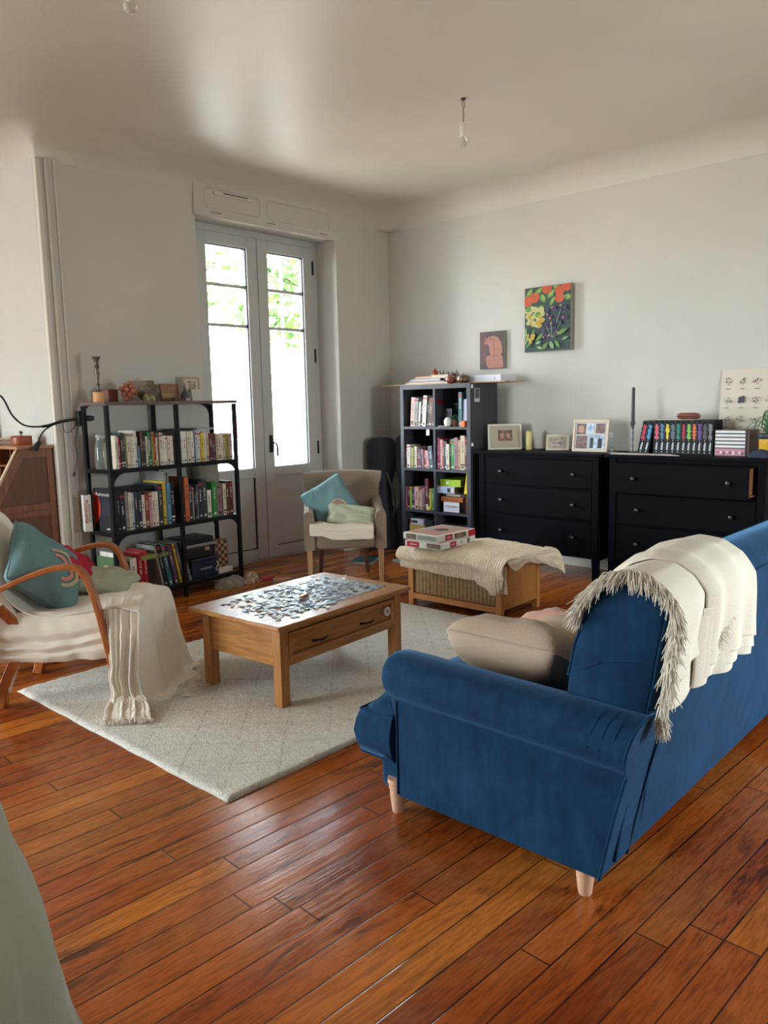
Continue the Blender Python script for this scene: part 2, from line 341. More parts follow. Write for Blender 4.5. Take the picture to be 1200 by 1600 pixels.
# shutter box above the glass door with two embossed panels and a vent
def rrect(x0,x1,z0,z1,r,n=5):
    out=[]
    for cx,cz,a0 in ((x1-r,z1-r,0),(x0+r,z1-r,90),(x0+r,z0+r,180),(x1-r,z0+r,270)):
        for i in range(n+1): a=math.radians(a0+90*i/n); out.append((cx+r*math.cos(a),cz+r*math.sin(a)))
    return out
sb=MB(); sb.box(3.568,5.05,YW-.022,YW,2.765,3.03)
so=struct(sb.build('trim_5',M_wall,bevel=.006))
for x0,x1,n in ((3.66,4.19,'panel_moulding'),(4.26,4.94,'panel_moulding')):
    p=rrect(x0,x1,2.83,2.975,.035); mb=MB(); q=[(a,YW-.024,b) for a,b in p]; mb.tube(q+[q[0]],.0035,6); mb.build(n,M_wall,so)
mb=MB(); mb.box(3.74,4.10,YW-.04,YW-.022,2.93,2.955); mb.box(3.82,4.05,YW-.044,YW-.04,2.944,2.951,1)
v=mb.build('air_vent',[M_trim,mat('vent_slot',(40,38,34),.8)],so,bevel=.002)
mb=MB()
for x in (3.72,4.25,4.83): mb.box(x,x+.09,YW-.025,YW-.022,2.797,2.803)
mb.build('bottom_slot',mat('slot_grey',(120,116,108),.8),so)
# the glazed double door
GX=((3.842,4.246),(4.468,4.872)); G0,G1=.82,2.637; SPL=4.357
fr=MB(); fr.box(DX0,3.70,YF,YF+.10,0,DZ); fr.box(5.0,DX1,YF,YF+.10,0,DZ); fr.box(3.70,5.0,YF,YF+.10,2.735,DZ); fr.box(3.70,5.0,YF,YF+.10,0,.02)
struct(fr.build('trim_6',M_wood_gray,bevel=.003))
for k,(x0,x1,g0,g1) in enumerate(((3.703,SPL-.0025,*GX[0]),(SPL+.0025,4.997,*GX[1]))):
    m=MB(); y0,y1=YF-.012,YF+.055
    m.box(x0,g0,y0,y1,.022,2.732); m.box(g1,x1,y0,y1,.022,2.732); m.box(g0,g1,y0,y1,G1,2.732); m.box(g0,g1,y0,y1,.735,G0); m.box(g0,g1,y0,y1,.022,.115)
    d=struct(m.build('door_%d'%(k+1),M_wood_gray,bevel=.004))
    pm=MB(); pm.box(g0,g1,y0+.022,y1-.01,.115,.735); pm.build('lower_panel',M_wood_gray,d)
    gm=MB(); gm.box(g0,g1,YF+.03,YF+.036,G0,G1); gm.build('glass_pane',M_glass,d)
    gk=MB(); gk.box(g1-.006,g1,y0+.012,y0+.022,.115,.735); gk.box(g0,g1,y0+.012,y0+.022,.115,.121); gk.build('panel_dark_edge',M_black,d)  # thin black strips along the panel's right and bottom edges
    mm=MB()
    for z in (2.329,2.010): mm.box(g0,g1,YF+.018,YF+.048,z-.013,z+.013)
    mm.build('glazing_bar',mat('glazing_bar',(200,200,198),.4),d,bevel=.003)
    gb=MB(); gb.box(g1-.010,g1,YF-.002,YF+.028,G0,G1); gb.box(g0,g1,YF-.002,YF+.028,G1-.010,G1); gb.box(g0,g0+.006,YF-.002,YF+.028,G0,G1)
    gb.build('glazing_bead',mat('bead_dark',(70,72,78),.4),d)
    gb=MB(); gb.box(g1-.004,g1+.006,YF-.017,YF-.012,G0,G1+.006); gb.box(g0,g1+.006,YF-.017,YF-.012,G1,G1+.006); gb.build('glazing_lip',mat('lip_white',(225,226,228),.35),d)
    if k==1:
        for z0,z1 in ((2.50,2.62),(1.73,1.85),(.90,1.02)):
            h=MB(); h.box(4.975,4.993,y0-.010,y0,z0,z1); h.build('hinge',M_black,d,bevel=.003)
        h=MB(); h.box(SPL-.0025,SPL+.0025,y0+.006,y1,.022,2.732); h.build('dark_gap_strip',M_black,d)  # black strip added so the gap between the leaves reads dark
        h=MB(); h.rbox((4.425,y0-.008,1.02),(.032,.014,.15)); ho=h.build('door_handle',M_black,d,bevel=.005)
        h=MB(); h.tube([(4.425,y0-.012,1.03),(4.425,y0-.05,1.03)],.009,10); h.ribbon([(4.425,y0-.05,1.03),(4.445,y0-.055,1.02),(4.455,y0-.055,.99),(4.458,y0-.052,.91)],.016,.012,(0,1,0)); h.build('lever',M_black,ho,bevel=.003)
# ------------------------------------------------------------------ outside
def outside():
    pl=mat('outside_render',(236,234,228),.8,var=.05); 
    m=MB(); m.box(-4,12,YF+.2,YF+2.2,-.25,-.05); struct(m.build('trim_8',mat('terrace_stone',(205,203,196),.8)))
    h=thing('house','white rendered house beyond the glass door','house',(14,19,-6)); 
    m=MB(); m.box(-4.5,4,-2,3,0,8.2); m.build('wall',pl,h)
    m=MB(); m.prism([(-5,8.2),(4.5,8.2),(4.2,8.9),(-4.7,8.9)],1,-2.4,3.2); m.build('roof',mat('pale_tiles',(222,196,180),.8),h)
    p=thing('parasol','faded red parasol outside beyond the left door pane','parasol',(at(380,650,1,10.6).x,10.6,0))
    m=MB(); m.tube([(0,0,-.1),(0,0,1.75)],.02); m.build('pole',mat('pale_pole',(220,220,220),.4),p)
    m=MB(); m.lathe([(.16,.75),(.13,1.0),(.08,1.4),(.03,1.75)],n=10); m.build('canopy',mat('faded_red',(150,62,60),.8),p)
    rl=thing('balcony_railing','pale metal railing along the terrace outside the glass door','railing',(0,YF+2.1,0))
    m=MB(); m.tube([(3,0,.95),(9,0,.95)],.02); 
    for i in range(40): m.tube([(3+i*.15,0,0),(3+i*.15,0,.95)],.006,5)
    m.tube([(3,0,.05),(9,0,.05)],.012); m.build('handrail',mat('white_metal',(225,228,232),.4),rl)
    leaf=mat('sunlit_leaves',(112,136,66),.8,var=.4,vscale=3,col2=(64,92,40))
    tr=mat('trunk_brown',(110,90,70),.9)
    for i,(x,y,s,zz,lab) in enumerate(((14.5,24,4.2,12.0,'tallest leafy tree seen through the upper left panes'),(24,26,4.4,12.5,'broad leafy tree seen through the upper right panes'),(17.5,34,5,14.0,'leafy tree at the left edge of the door glass'))):
        t=thing('tree',lab,'tree',(x,y,-6)); m=MB(); m.tube([(0,0,0),(.1,0,zz-2)],[.4,.2]); m.build('trunk',tr,t)
        m=MB(); rnd=random.Random(i)
        for k in range(900):
            a=rnd.uniform(0,2*PI); b=math.acos(rnd.uniform(-1,1)); rr=s*rnd.uniform(.6,1)*(.8+.4*noise.noise(V((math.cos(a)*2,math.sin(a)*2,b*2+i))))
            c=V((rr*math.sin(b)*math.cos(a),rr*math.sin(b)*math.sin(a),zz+rr*.85*math.cos(b))); q=rnd.uniform(.25,.6)
            u=V((rnd.gauss(0,1),rnd.gauss(0,1),rnd.gauss(0,1))).normalized(); w_=u.orthogonal().normalized()
            m.add([c-u*q,c+w_*q*.6,c+u*q,c-w_*q*.6],[(0,1,2,3)])
        m.build('foliage',leaf,t,smooth=0)
outside()
c_=at(440,470,1,9.0); m=MB(); m.tube([(0,0,-1.3),(0,0,4.2)],.022,8); o=m.build('drain_pipe',mat('zinc_pipe',(120,122,126),.5),loc=(c_.x,9.0,.2)); tag(o,'thin grey drain pipe outside beyond the right door pane','pipe')
# ------------------------------------------------------------------ rug
M_rug=None
def rug():
    g=NG('wool_rug',.95); v=g.coord((1,1,1)); sp=g.n('ShaderNodeSeparateXYZ'); g.L(v,sp.inputs[0]); X,Y=sp.outputs[0],sp.outputs[1]
    w=g.math('MULTIPLY',g.noise(v,4,3),.06)
    # thin broken diamond lattice in grey wool
    a=g.math('FRACT',g.math('ADD',g.math('DIVIDE',g.math('ADD',X,Y),.26),w)); b=g.math('FRACT',g.math('ADD',g.math('DIVIDE',g.math('SUBTRACT',X,Y),.26),w))
    la=g.math('MINIMUM',g.math('ABSOLUTE',g.math('SUBTRACT',a,.5)),g.math('ABSOLUTE',g.math('SUBTRACT',b,.5)))
    br=g.ramp(g.noise(v,22,3,.7),[(.42,(0,0,0)),(.62,(1,1,1))]); ln=g.math('MULTIPLY',g.ramp(la,[(.012,(1,1,1)),(.04,(0,0,0))]),g.math('MULTIPLY',br,.42))
    sp_=g.noise(v,120,2,.7); base=g.ramp(sp_,[(.3,(212,204,188)),(.6,(240,235,222))])
    g.L(g.mix(ln,base,(.30,.27,.23)),g.b.inputs['Base Color']); g.bump(g.math('ADD',g.noise(v,170,3,.7),g.math('MULTIPLY',g.noise(v,30,3),.6)),.9,.012)
    n1,n2=150,110; L,Wd=2.42,1.68; x0,y0=1.50,2.12; mb=MB(); rows=[]
    for j in range(n2+1):
        r=[]
        for i in range(n1+1):
            x=x0+L*i/n1; y=y0+Wd*j/n2; ex=min(i,n1-i); ey=min(j,n2-j); e=0 if min(ex,ey)==0 else 1
            edge=.004*noise.noise(V((x*9,y*9,0)))
            r.append(V((x+(edge if ex==0 else 0),y+(edge if ey==0 else 0),.002 if not e else .013+.003*noise.noise(V((x*40,y*40,1)))+.003*noise.noise(V((x*5,y*5,1))))))
        rows.append(r)
    mb.grid(rows); o=mb.build('rug',g.m,smooth=180); 
    md=o.modifiers.new('s','SOLIDIFY'); md.thickness=.002
    tag(o,'cream wool rug with faint grey diamond lines on the floorboards','rug')
rug()
# ------------------------------------------------------------------ sofa
def velvet():
    g=NG('blue_velvet',.85); v=g.coord(); n=g.noise(v,7,5,.65,.8); f=g.noise(v,90,3)
    v2=g.coord((9,9,1.2)); st=g.noise(v2,3,4,.6)
    c=g.ramp(g.math('ADD',g.math('MULTIPLY',n,.6),g.math('MULTIPLY',st,.4)),[(.35,(6,38,64)),(.65,(18,58,90))])
    g.L(c,g.b.inputs['Base Color']); g.b.inputs['Sheen Weight'].default_value=.5; g.b.inputs['Sheen Roughness'].default_value=.35; g.b.inputs['Sheen Tint'].default_value=(.22,.5,.9,1)
    g.b.inputs['Specular IOR Level'].default_value=.15; g.bump(g.math('ADD',g.math('MULTIPLY',n,.8),g.math('MULTIPLY',f,.2)),.18,.01); return g.m
M_vel=velvet()
def soft(o, lv=1):
    md=o.modifiers.new('u','SUBSURF'); md.levels=lv; md.render_levels=lv
BACKP=[(1.07,.36),(1.05,.46),(1.035,.60),(1.015,.70),(.985,.78),(.945,.845),(.90,.885),(.855,.902),(.81,.895),(.778,.87),(.760,.835),(.765,.79),(.778,.72),(.792,.62),(.81,.52),(.83,.42),(.85,.32),(.87,.21),(.885,.105)]
def sofa():
    s=thing('sofa','blue velvet rolled arm sofa seen from behind, white throw over its back','sofa',(1.8,.9,0))
    R=V((1.8,.9,0)); XE=2.08
    def out(a): return [V(p)-R for p in a]
    # back: profile lofted along x with rounded end cap
    rows=[]; c=V((.91,.5))
    for x,k in ((1.868,.90),(1.872,.955),(1.884,.985),(1.90,1.0),(2.3,1.0),(3.0,1.0),(3.76,1),(3.776,.985),(3.788,.955),(3.792,.90)):
        r=[]
        for (y,z) in BACKP:
            yy=c.x+(y-c.x)*k; zz=.105+(z-.105)*(1-(1-k)*.35); r.append(V((x,yy,zz))-R)
        rows.append(r)
    mb=MB(); mb.grid(rows); k=len(BACKP)
    for e in (0,len(rows)-1): mb.f.append(tuple(e*k+j for j in range(k))); mb.m.append(0)
    o=mb.build('backrest',M_vel,s,smooth=50)
    # piping seams on the back
    mb=MB(); 
    prof=[V((1.885,y,z))-R for y,z in BACKP[3:]]; 
    mb.tube([V((1.874,c.x+(y-c.x)*.985,.105+(z-.105)*.994))-R for y,z in BACKP[2:]],.0042,6); mb.build('piping',M_vel,s); mb=MB()
    mb.tube([V((1.885,.757,.812))-R,V((3.78,.757,.812))-R],.0045,6); mb.build('piping',M_vel,s); mb=MB(); mb.tube([V((2.02,.888,.12))-R,V((1.975,.835,.40))-R,V((1.95,.812,.50))-R],.0035,6)
    mb.build('seam',M_vel,s); mb=MB(); mb.tube([V((1.872,1.03,.60))-R,V((1.868,.93,.66))-R,V((1.869,.83,.68))-R],.003,6)
    mb.build('seam',M_vel,s)
    # arms
    def arm(sx, mirror):
        prof=[(0,.085),(0,.20),(0,.32),(.0,.405),(-.018,.425),(-.038,.452),(-.046,.488),(-.038,.524),(-.012,.550),(.03,.562),(.08,.556),(.12,.535),(.148,.50),(.158,.45),(.16,.36),(.16,.20),(.16,.085)]
        rows=[]; cx,cz=.06,.478
        for t,kk in ((0,1),(.05,1),(.3,1),(.62,1),(.86,1),(.95,1),(.982,.985),(1.0,.93),(1.01,.80),(1.014,.55)):
            r=[]
            for i,(x,z) in enumerate(prof):
                up=3<=i<=13
                yr=.895-.165*max(0,(z-.1))/.4*.55; yf=1.603
                if up: yf=1.63
                y=yr+(yf-yr)*t
                if up: xx=cx+(x-cx)*kk; zz=cz+(z-cz)*kk
                else:
                    xx=.08+(x-.08)*(1-(1-kk)*.35); zz=z
                    if kk<1: y=min(y,1.603+.012*(1-kk))
                dz=-.012*(1-t)*(1 if up else 0) if t<1 else 0
                r.append(V(((sx-xx if mirror else sx+xx),y,zz+dz))-R)
            rows.append(r)
        mb=MB(); mb.grid(rows); k=len(prof)
        mb.f.append(tuple(range(k))); mb.m.append(0); e=len(rows)-1; mb.f.append(tuple(e*k+j for j in range(k))); mb.m.append(0)
        o=mb.build('arm',M_vel,s,smooth=60)
        sg=-1 if mirror else 1
        pp=MB(); pts=[V((sx+sg*(x*1.0-.002 if x<.08 else x+.002),.895-.165*max(0,(z-.1))/.4*.55-.002,z-(.012 if z>.4 else 0)))-R for x,z in prof]
        pp.tube(pts,.005,6); pp.build('piping',M_vel,o); pp=MB(); pp.tube([V((sx-sg*.001,1.603,z))-R for z in (.09,.25,.405)],.0035,6)
        # pleats where the roll meets the rear post
        pp.build('piping',M_vel,o)
        for q in range(3):
            pp=MB(); yy=.86+.022*q; pp.tube([V((sx+sg*x,yy-.03*(z-.42)/.14+.01*q,z+.004-.012))-R for x,z in ((-.018,.43),(-.0445,.475),(-.039,.52),(-.012,.549),(.03,.561))],[.0004,.0010,.0014,.0010,.0003],6); pp.build('pleat',M_vel,o)
    arm(1.80,False); arm(3.88,True)
    # seat base rail
    mb=MB(); n=10
    mb.box(1.86,3.82,.92,1.70,.085,.25,M=Matrix.Translation(-R)); mb.box(1.835,3.845,1.60,1.715,.068,.185,M=Matrix.Translation(-R)); mb.build('base',M_vel,s,bevel=.025,seg=3)
    # two seat cushions with T fronts
    def cushion(x0,x1,tl,tr):
        poly=[]; yb=1.02; ya=1.625; yf=1.775; a0=x0+(.16 if tl else 0); a1=x1-(.16 if tr else 0)
        N=30; rows=[]; M2=16
        for j in range(M2+1):
            y=yb+(yf-yb)*j/M2; l,r=(x0,x1) if y>ya-.005 else (a0,a1); rr=[]
            for i in range(N+1):
                u=i/N; x=l+(r-l)*u; rr.append((x,y,u,j/M2))
            rows.append(rr)
        top=[];bot=[]
        for rr in rows:
            a=[];b=[]
            for x,y,u,v in rr:
                e=min(1,min(u,1-u)*9)**.5*min(1,(1-v)*7+.0)**.5
                a.append(V((x,y,.335+.085*e+.012*math.sin(PI*u)+.004*noise.noise(V((x*5,y*5,0)))))-R); b.append(V((x,y,.185))-R)
            top.append(a); bot.append(b)
        mb=MB(); mb.grid(top); mb.grid(bot)
        ring=[(0,i) for i in range(N)]+[(j,N) for j in range(M2)]+[(M2,i) for i in range(N,0,-1)]+[(j,0) for j in range(M2,0,-1)]
        vs=[];k=len(ring)
        for t,bul in ((0,0),(.25,.012),(.5,.018),(.75,.012),(1,0)):
            for (j,i) in ring:
                p=top[j][i].lerp(bot[j][i],t); q=p+R
                if j==M2: p=p+V((0,bul,0))
                if i==0 and q.y>1.6: p=p-V((bul,0,0))
                if i==N and q.y>1.6: p=p+V((bul,0,0))
                vs.append(p)
        fs=[(r*k+a,r*k+(a+1)%k,(r+1)*k+(a+1)%k,(r+1)*k+a) for r in range(4) for a in range(k)]
        mb.add(vs,fs); o=mb.build('seat_cushion',M_vel,s,smooth=70); weld(o)
        pp=MB(); pp.tube([top[j][i]+V((0,0,0)) for j,i in ring[N:]],.0045,6); pp.build('piping',M_vel,o); pp=MB(); pp.tube([bot[j][i] for j,i in ring[N:]],.0045,6); pp.build('piping',M_vel,o)
    cushion(1.812,2.84,True,False); cushion(2.845,3.87,False,True)
    lw=mat('bleached_beech',(214,170,140),.5,var=.08,vscale=20)
    for x,y in ((1.84,1.64),(1.84,.955),(3.84,1.64),(3.84,.955)):
        m=MB(); m.lathe([(.033,.12),(.033,.105),(.029,.10),(.029,.085),(.026,.08),(.0255,.06),(.019,.004),(.017,0)],(x-1.8,y-.9,0),20); m.build('leg',lw,s)
sofa()
# white throw folded over the sofa back
M_throw=mat('white_cotton_throw',(222,215,198),.9,bump=.25,bscale=260,sheen=.1)
def arcp(s, off):
    """point on the sofa back profile, s in metres from the crest (+ = towards the rear)"""
    P=[V((0,y,z)) for y,z in BACKP]; L=[0]
    for i in range(1,len(P)): L.append(L[-1]+(P[i]-P[i-1]).length)
    t=L[7]+s; t=max(0,min(L[-1]-1e-4,t)); i=max(j for j in range(len(L)-1) if L[j]<=t); u=(t-L[i])/(L[i+1]-L[i])
    p=P[i].lerp(P[i+1],u); d0=(P[min(i+1,len(P)-1)]-P[i]).normalized(); im=max(0,i-1); ip=min(len(P)-1,i+2)
    d=((P[i]-P[im]).normalized() if i>im else d0)*(1-u)+ (P[ip]-P[min(i+1,len(P)-2)]).normalized()*u + d0; d.normalize()
    n=V((0,d.z,-d.y)); n=n if n.z>0 or p.y<.8 or True else -n
    # outward normal: profile runs front->rear over the top
    n=V((0,-d.z,d.y)) if False else V((0,d.z,-d.y))
    return p+n*off
def throw():
    t=thing('throw_blanket','white fringed throw blanket draped over the back of the blue sofa','blanket',(1.9,.85,.9)); R=V((1.9,.85,.9))
    def sheet(x0f,x1f,s0f,s1f,off,nu=46,nv=70,amp=.012,seed=0,fold=9):
        rows=[]
        for j in range(nv+1):
            v=j/nv; r=[]
            for i in range(nu+1):
                u=i/nu; s=s0f(u)+(s1f(u)-s0f(u))*v; x0=x0f(s); x1=x1f(s); x=x0+(x1-x0)*u
                fan=.5+.5*math.sin(u*fold*2+seed+s*1.5+1.2*noise.noise(V((u*3,s*2,seed)))); hang=min(1,abs(s)*3+.25)
                o=off+amp*fan*hang*(1 if s>0 else .7)+.006*noise.noise(V((x*9,s*7,seed)))
                if s>.06: o+=.02*min(1,(s-.06)*3)
                p=arcp(s,o); r.append(V((x,p.y,p.z))-R)
            rows.append(r)
        return rows
    def lp(pts):
        def f(s):
            for (a,b),(c,d) in zip(pts,pts[1:]):
                if s<=c: return b+(d-b)*max(0,(s-a)/(c-a))
            return pts[-1][1]
        return f
    L1=lp([(-.25,1.875),(-.12,1.88),(0,1.872),(.1,1.862),(.2,1.86),(.45,1.87)])
    R1=lp([(-.25,2.25),(-.1,2.30),(0,2.22),(.1,2.25),(.25,2.15),(.45,2.10)])
    L2=lp([(-.25,1.95),(0,2.0),(.12,2.05),(.45,2.10)]); R2=lp([(-.25,2.35),(0,2.38),(.1,2.40),(.45,2.47)])
    # bottom layer
    a=sheet(lambda s:L1(s)+.006,R1,lambda u:-.20,lambda u:.40-.02*u+.035*math.sin(u*PI),.004,seed=2,amp=.008,fold=4)
    mb=MB(); mb.grid(a); mb.build('lower_layer',M_throw,t,smooth=180,solid=.003)
    b=sheet(L1,lambda s:R1(s)+.02,lambda u:-.19-.02*math.sin(u*4),lambda u:.33-.06*u,.018,seed=5,amp=.018,fold=5)
    mb=MB(); mb.grid(b); mb.build('middle_layer',M_throw,t,smooth=180,solid=.003)
    def cap(x0f,x1f,s0,s1f,off,amp,seed,fold):
        rows=[]; nu,nv=60,80
        for j in range(nv+1):
            v=j/nv; r=[]
            for i in range(nu+1):
                u=i/nu; s=s0+(s1f(u)-s0)*v; x=x0f(s)+(x1f(s)-x0f(s))*u
                ed=min(1,u*7)*min(1,(1-u)*9)
                fan=.5+.5*math.sin(u*fold*2+seed+s*2.2+1.5*noise.noise(V((u*3,s*2,seed))))
                o=off+ed*(amp*fan*(.6+min(1,abs(s)*3))+.012)+.004*noise.noise(V((x*9,s*7,seed)))
                if s>.06: o+=.02*min(1,(s-.06)*3)
                p=arcp(s,o); r.append(V((x,p.y,p.z))-R)
            rows.append(r)
        return rows
    for q,(e,s0) in enumerate(((0,-.18),(.035,.16),(.06,.18))):
        c=cap(lambda s:L2(s)-.015*q,lambda s:R2(s)-.004*q,s0,lambda u:.33+e-.03*math.sin(u*2),.026-.006*q,.020,8,6)
        mb=MB(); mb.grid(c); mb.build('upper_fold',M_throw,t,smooth=180,solid=.003)
    # fringe
    rnd=random.Random(3); mb=MB(); 
    def tassels(path,dirs,n,l,r=.0016):
        for k in range(n):
            f=rnd.random()*(len(path)-1); i=int(f); p=path[i].lerp(path[min(i+1,len(path)-1)],f-i); d=dirs(f/(len(path)-1))+V((rnd.gauss(0,.22),rnd.gauss(0,.22),rnd.gauss(0,.22)))
            d.normalize(); ll=l*rnd.uniform(.6,1.2); q=p+d*ll*.5; g=p+d*ll*.85+V((rnd.gauss(0,.006),rnd.gauss(0,.004),-.25*ll))
            mb.tube([p,q,g],[r,r*1.1,r*.5],4,cap=False)
    left=[r[0] for r in b]
    tassels(left[:26],lambda f:V((-.75,.35,-.45)),520,.055)
    tassels(left[24:52],lambda f:V((-.5,-.45,-.65)),460,.055)
    tassels(left[48:],lambda f:V((-.35,-.3,-.95)),380,.05)
    low=[r[0] for r in a]; tassels(low[40:],lambda f:V((-.25,-.2,-1)),320,.05)
    tassels([low[-1],a[-1][3]],lambda f:V((-.1,-.1,-1)),120,.06)
    mid=[r[-1] for r in b]; tassels(mid[30:],lambda f:V((.1,-.5,-.9)),420,.035)
    tassels([r[1] for r in b][:4],lambda f:V((-.3,.4,-.8)),140,.05)
    mb.build('fringe',M_throw,t,smooth=180)
throw()
def cushion(name,label,w,h,t_,M,m,seed=0,pipe=None,extra=None,group=None,pinch=.1,wr=.012,r=.004):
    th=thing(name,label,'cushion',group=group); th.matrix_world=M
    mb,ring=pillow_mb(w,h,t_,seed=seed,pinch=pinch,wr=wr); o=mb.build('cover',m,th,smooth=180); weld(o)
    if pipe: p=MB(); p.tube(ring+[ring[0]],r,6,cap=False); p.build('piping',pipe,th,smooth=180)
    if extra: extra(th,o)
    return th
def TR(loc,rx=0,ry=0,rz=0):
    return Matrix.Translation(loc)@Matrix.Rotation(rz,4,'Z')@Matrix.Rotation(ry,4,'Y')@Matrix.Rotation(rx,4,'X')
M_beige=mat('beige_linen',(176,154,132),.9,bump=.3,bscale=220,sheen=.1); M_pink=mat('dusty_pink_linen',(196,152,134),.9,bump=.3,bscale=220,sheen=.1)
# cushions local: width x, height z, thickness y
cushion('cushion','large beige linen cushion leaning inside the near arm of the blue sofa',.44,.42,.20,TR((2.21,1.375,.498),rz=PI/2,rx=0)@Matrix.Rotation(math.radians(-62),4,'X'),M_beige,1,M_beige)
cushion('cushion','dusty pink cushion lying behind the beige ones on the blue sofa',.42,.40,.15,TR((2.66,1.38,.455),rz=PI/2)@Matrix.Rotation(math.radians(-66),4,'X'),M_pink,4,M_pink)
cushion('cushion','second beige cushion between the large beige and the pink one on the sofa',.44,.42,.15,TR((2.42,1.18,.485),rz=math.radians(80))@Matrix.Rotation(math.radians(-62),4,'X'),mat('pale_beige_linen',(196,176,154),.9,bump=.3,bscale=220),7,M_beige)
# ------------------------------------------------------------------ coffee table
M_pine=wood('waxed_pine',(186,128,66),(140,84,36),0,.35,coat=.25); M_pineY=wood('waxed_pine_cross',(186,128,66),(140,84,36),1,.35,coat=.25); M_pineZ=wood('waxed_pine_upright',(184,126,64),(142,86,38),2,.38,coat=.2)
TBL=(2.113,2.552); TRZ=math.radians(3.2); TZ=.402
def table():
    t=thing('coffee_table','low pine coffee table with one drawer, covered in jigsaw pieces','table',(TBL[0],TBL[1],.014),TRZ); z0=-.014
    Lx,Ly=.945,.625; h=TZ-.014
    m=MB(); m.box(0,Lx,0,Ly,h-.021,h); m.build('tabletop',M_pine,t,bevel=.005,seg=2)
    lx0,lx1,ly0,ly1=.048,Lx-.03,.045,Ly-.04; s=.052
    for x in (lx0,lx1-s):
        for y in (ly0,ly1-s): m=MB(); m.box(x,x+s,y,y+s,0,h-.021); m.build('leg',M_pineZ,t,bevel=.003)
    zb=h-.021-.185
    for x in (lx0+.010,lx1-.026):
        m=MB(); m.box(x,x+.016,ly0+s,ly1-s,zb,h-.021); m.build('side_panel',M_pineY,t)
    m=MB(); m.box(lx0+s,lx1-s,ly1-.02,ly1-.004,zb,h-.021); m.build('back_panel',M_pine,t)
    m=MB(); m.box(lx0+s,lx1-s,ly0+.006,ly0+.024,h-.021-.032,h-.021); m.box(lx0+s,lx1-s,ly0+.01,ly1-.02,zb+.01,zb+.018); m.build('rail',M_pine,t,bevel=.002)
    d0,d1=lx0+s+.003,lx1-s-.003; e0,e1=zb,h-.021-.036
    m=MB(); f=.030; y=ly0-.001
    m.box(d0,d1,y,y+.018,e0,e0+.045); m.box(d0,d1,y,y+.018,e1-.022,e1); m.box(d0,d0+f,y,y+.018,e0+.045,e1-.022); m.box(d1-f,d1,y,y+.018,e0+.045,e1-.022); m.box(d0+f,d1-f,y+.0135,y+.018,e0+.045,e1-.022)
    dr=m.build('drawer',M_pine,t,bevel=.0025)
    zc=(e0+.045+e1-.022)/2+.004
    for cx in (d0+.195,d1-.225):
        hd=MB(); hd.ribbon([(cx-.055,y-.002,zc-.008),(cx-.035,y-.018,zc-.008),(cx,y-.026,zc-.010),(cx+.035,y-.018,zc-.008),(cx+.055,y-.002,zc-.008)],[.014,.009,.010,.009,.014],.005,(0,0,1))
        o=hd.build('handle',mat('antique_bronze',(46,36,28),.35,.8),dr,bevel=.0015)
    sx=d1-.062; st=MB(); c=[(sx+.024*math.cos(a*PI/12),y-.0035,zc+.006+.024*math.sin(a*PI/12)) for a in range(24)]
    st.add(c+[(p[0],y+.008,p[2]) for p in c],[tuple(range(24))]+[(i,(i+1)%24,24+(i+1)%24,24+i) for i in range(24)])
    st.add([(sx+.007*math.cos(a*PI/6),y-.0042,zc+.006+.009*math.sin(a*PI/6)) for a in range(12)],[tuple(range(12))],1)
    st.build('round_sticker',[mat('sticker_white',(232,228,222),.4),mat('sticker_print',(120,70,60),.5)],dr)
table()
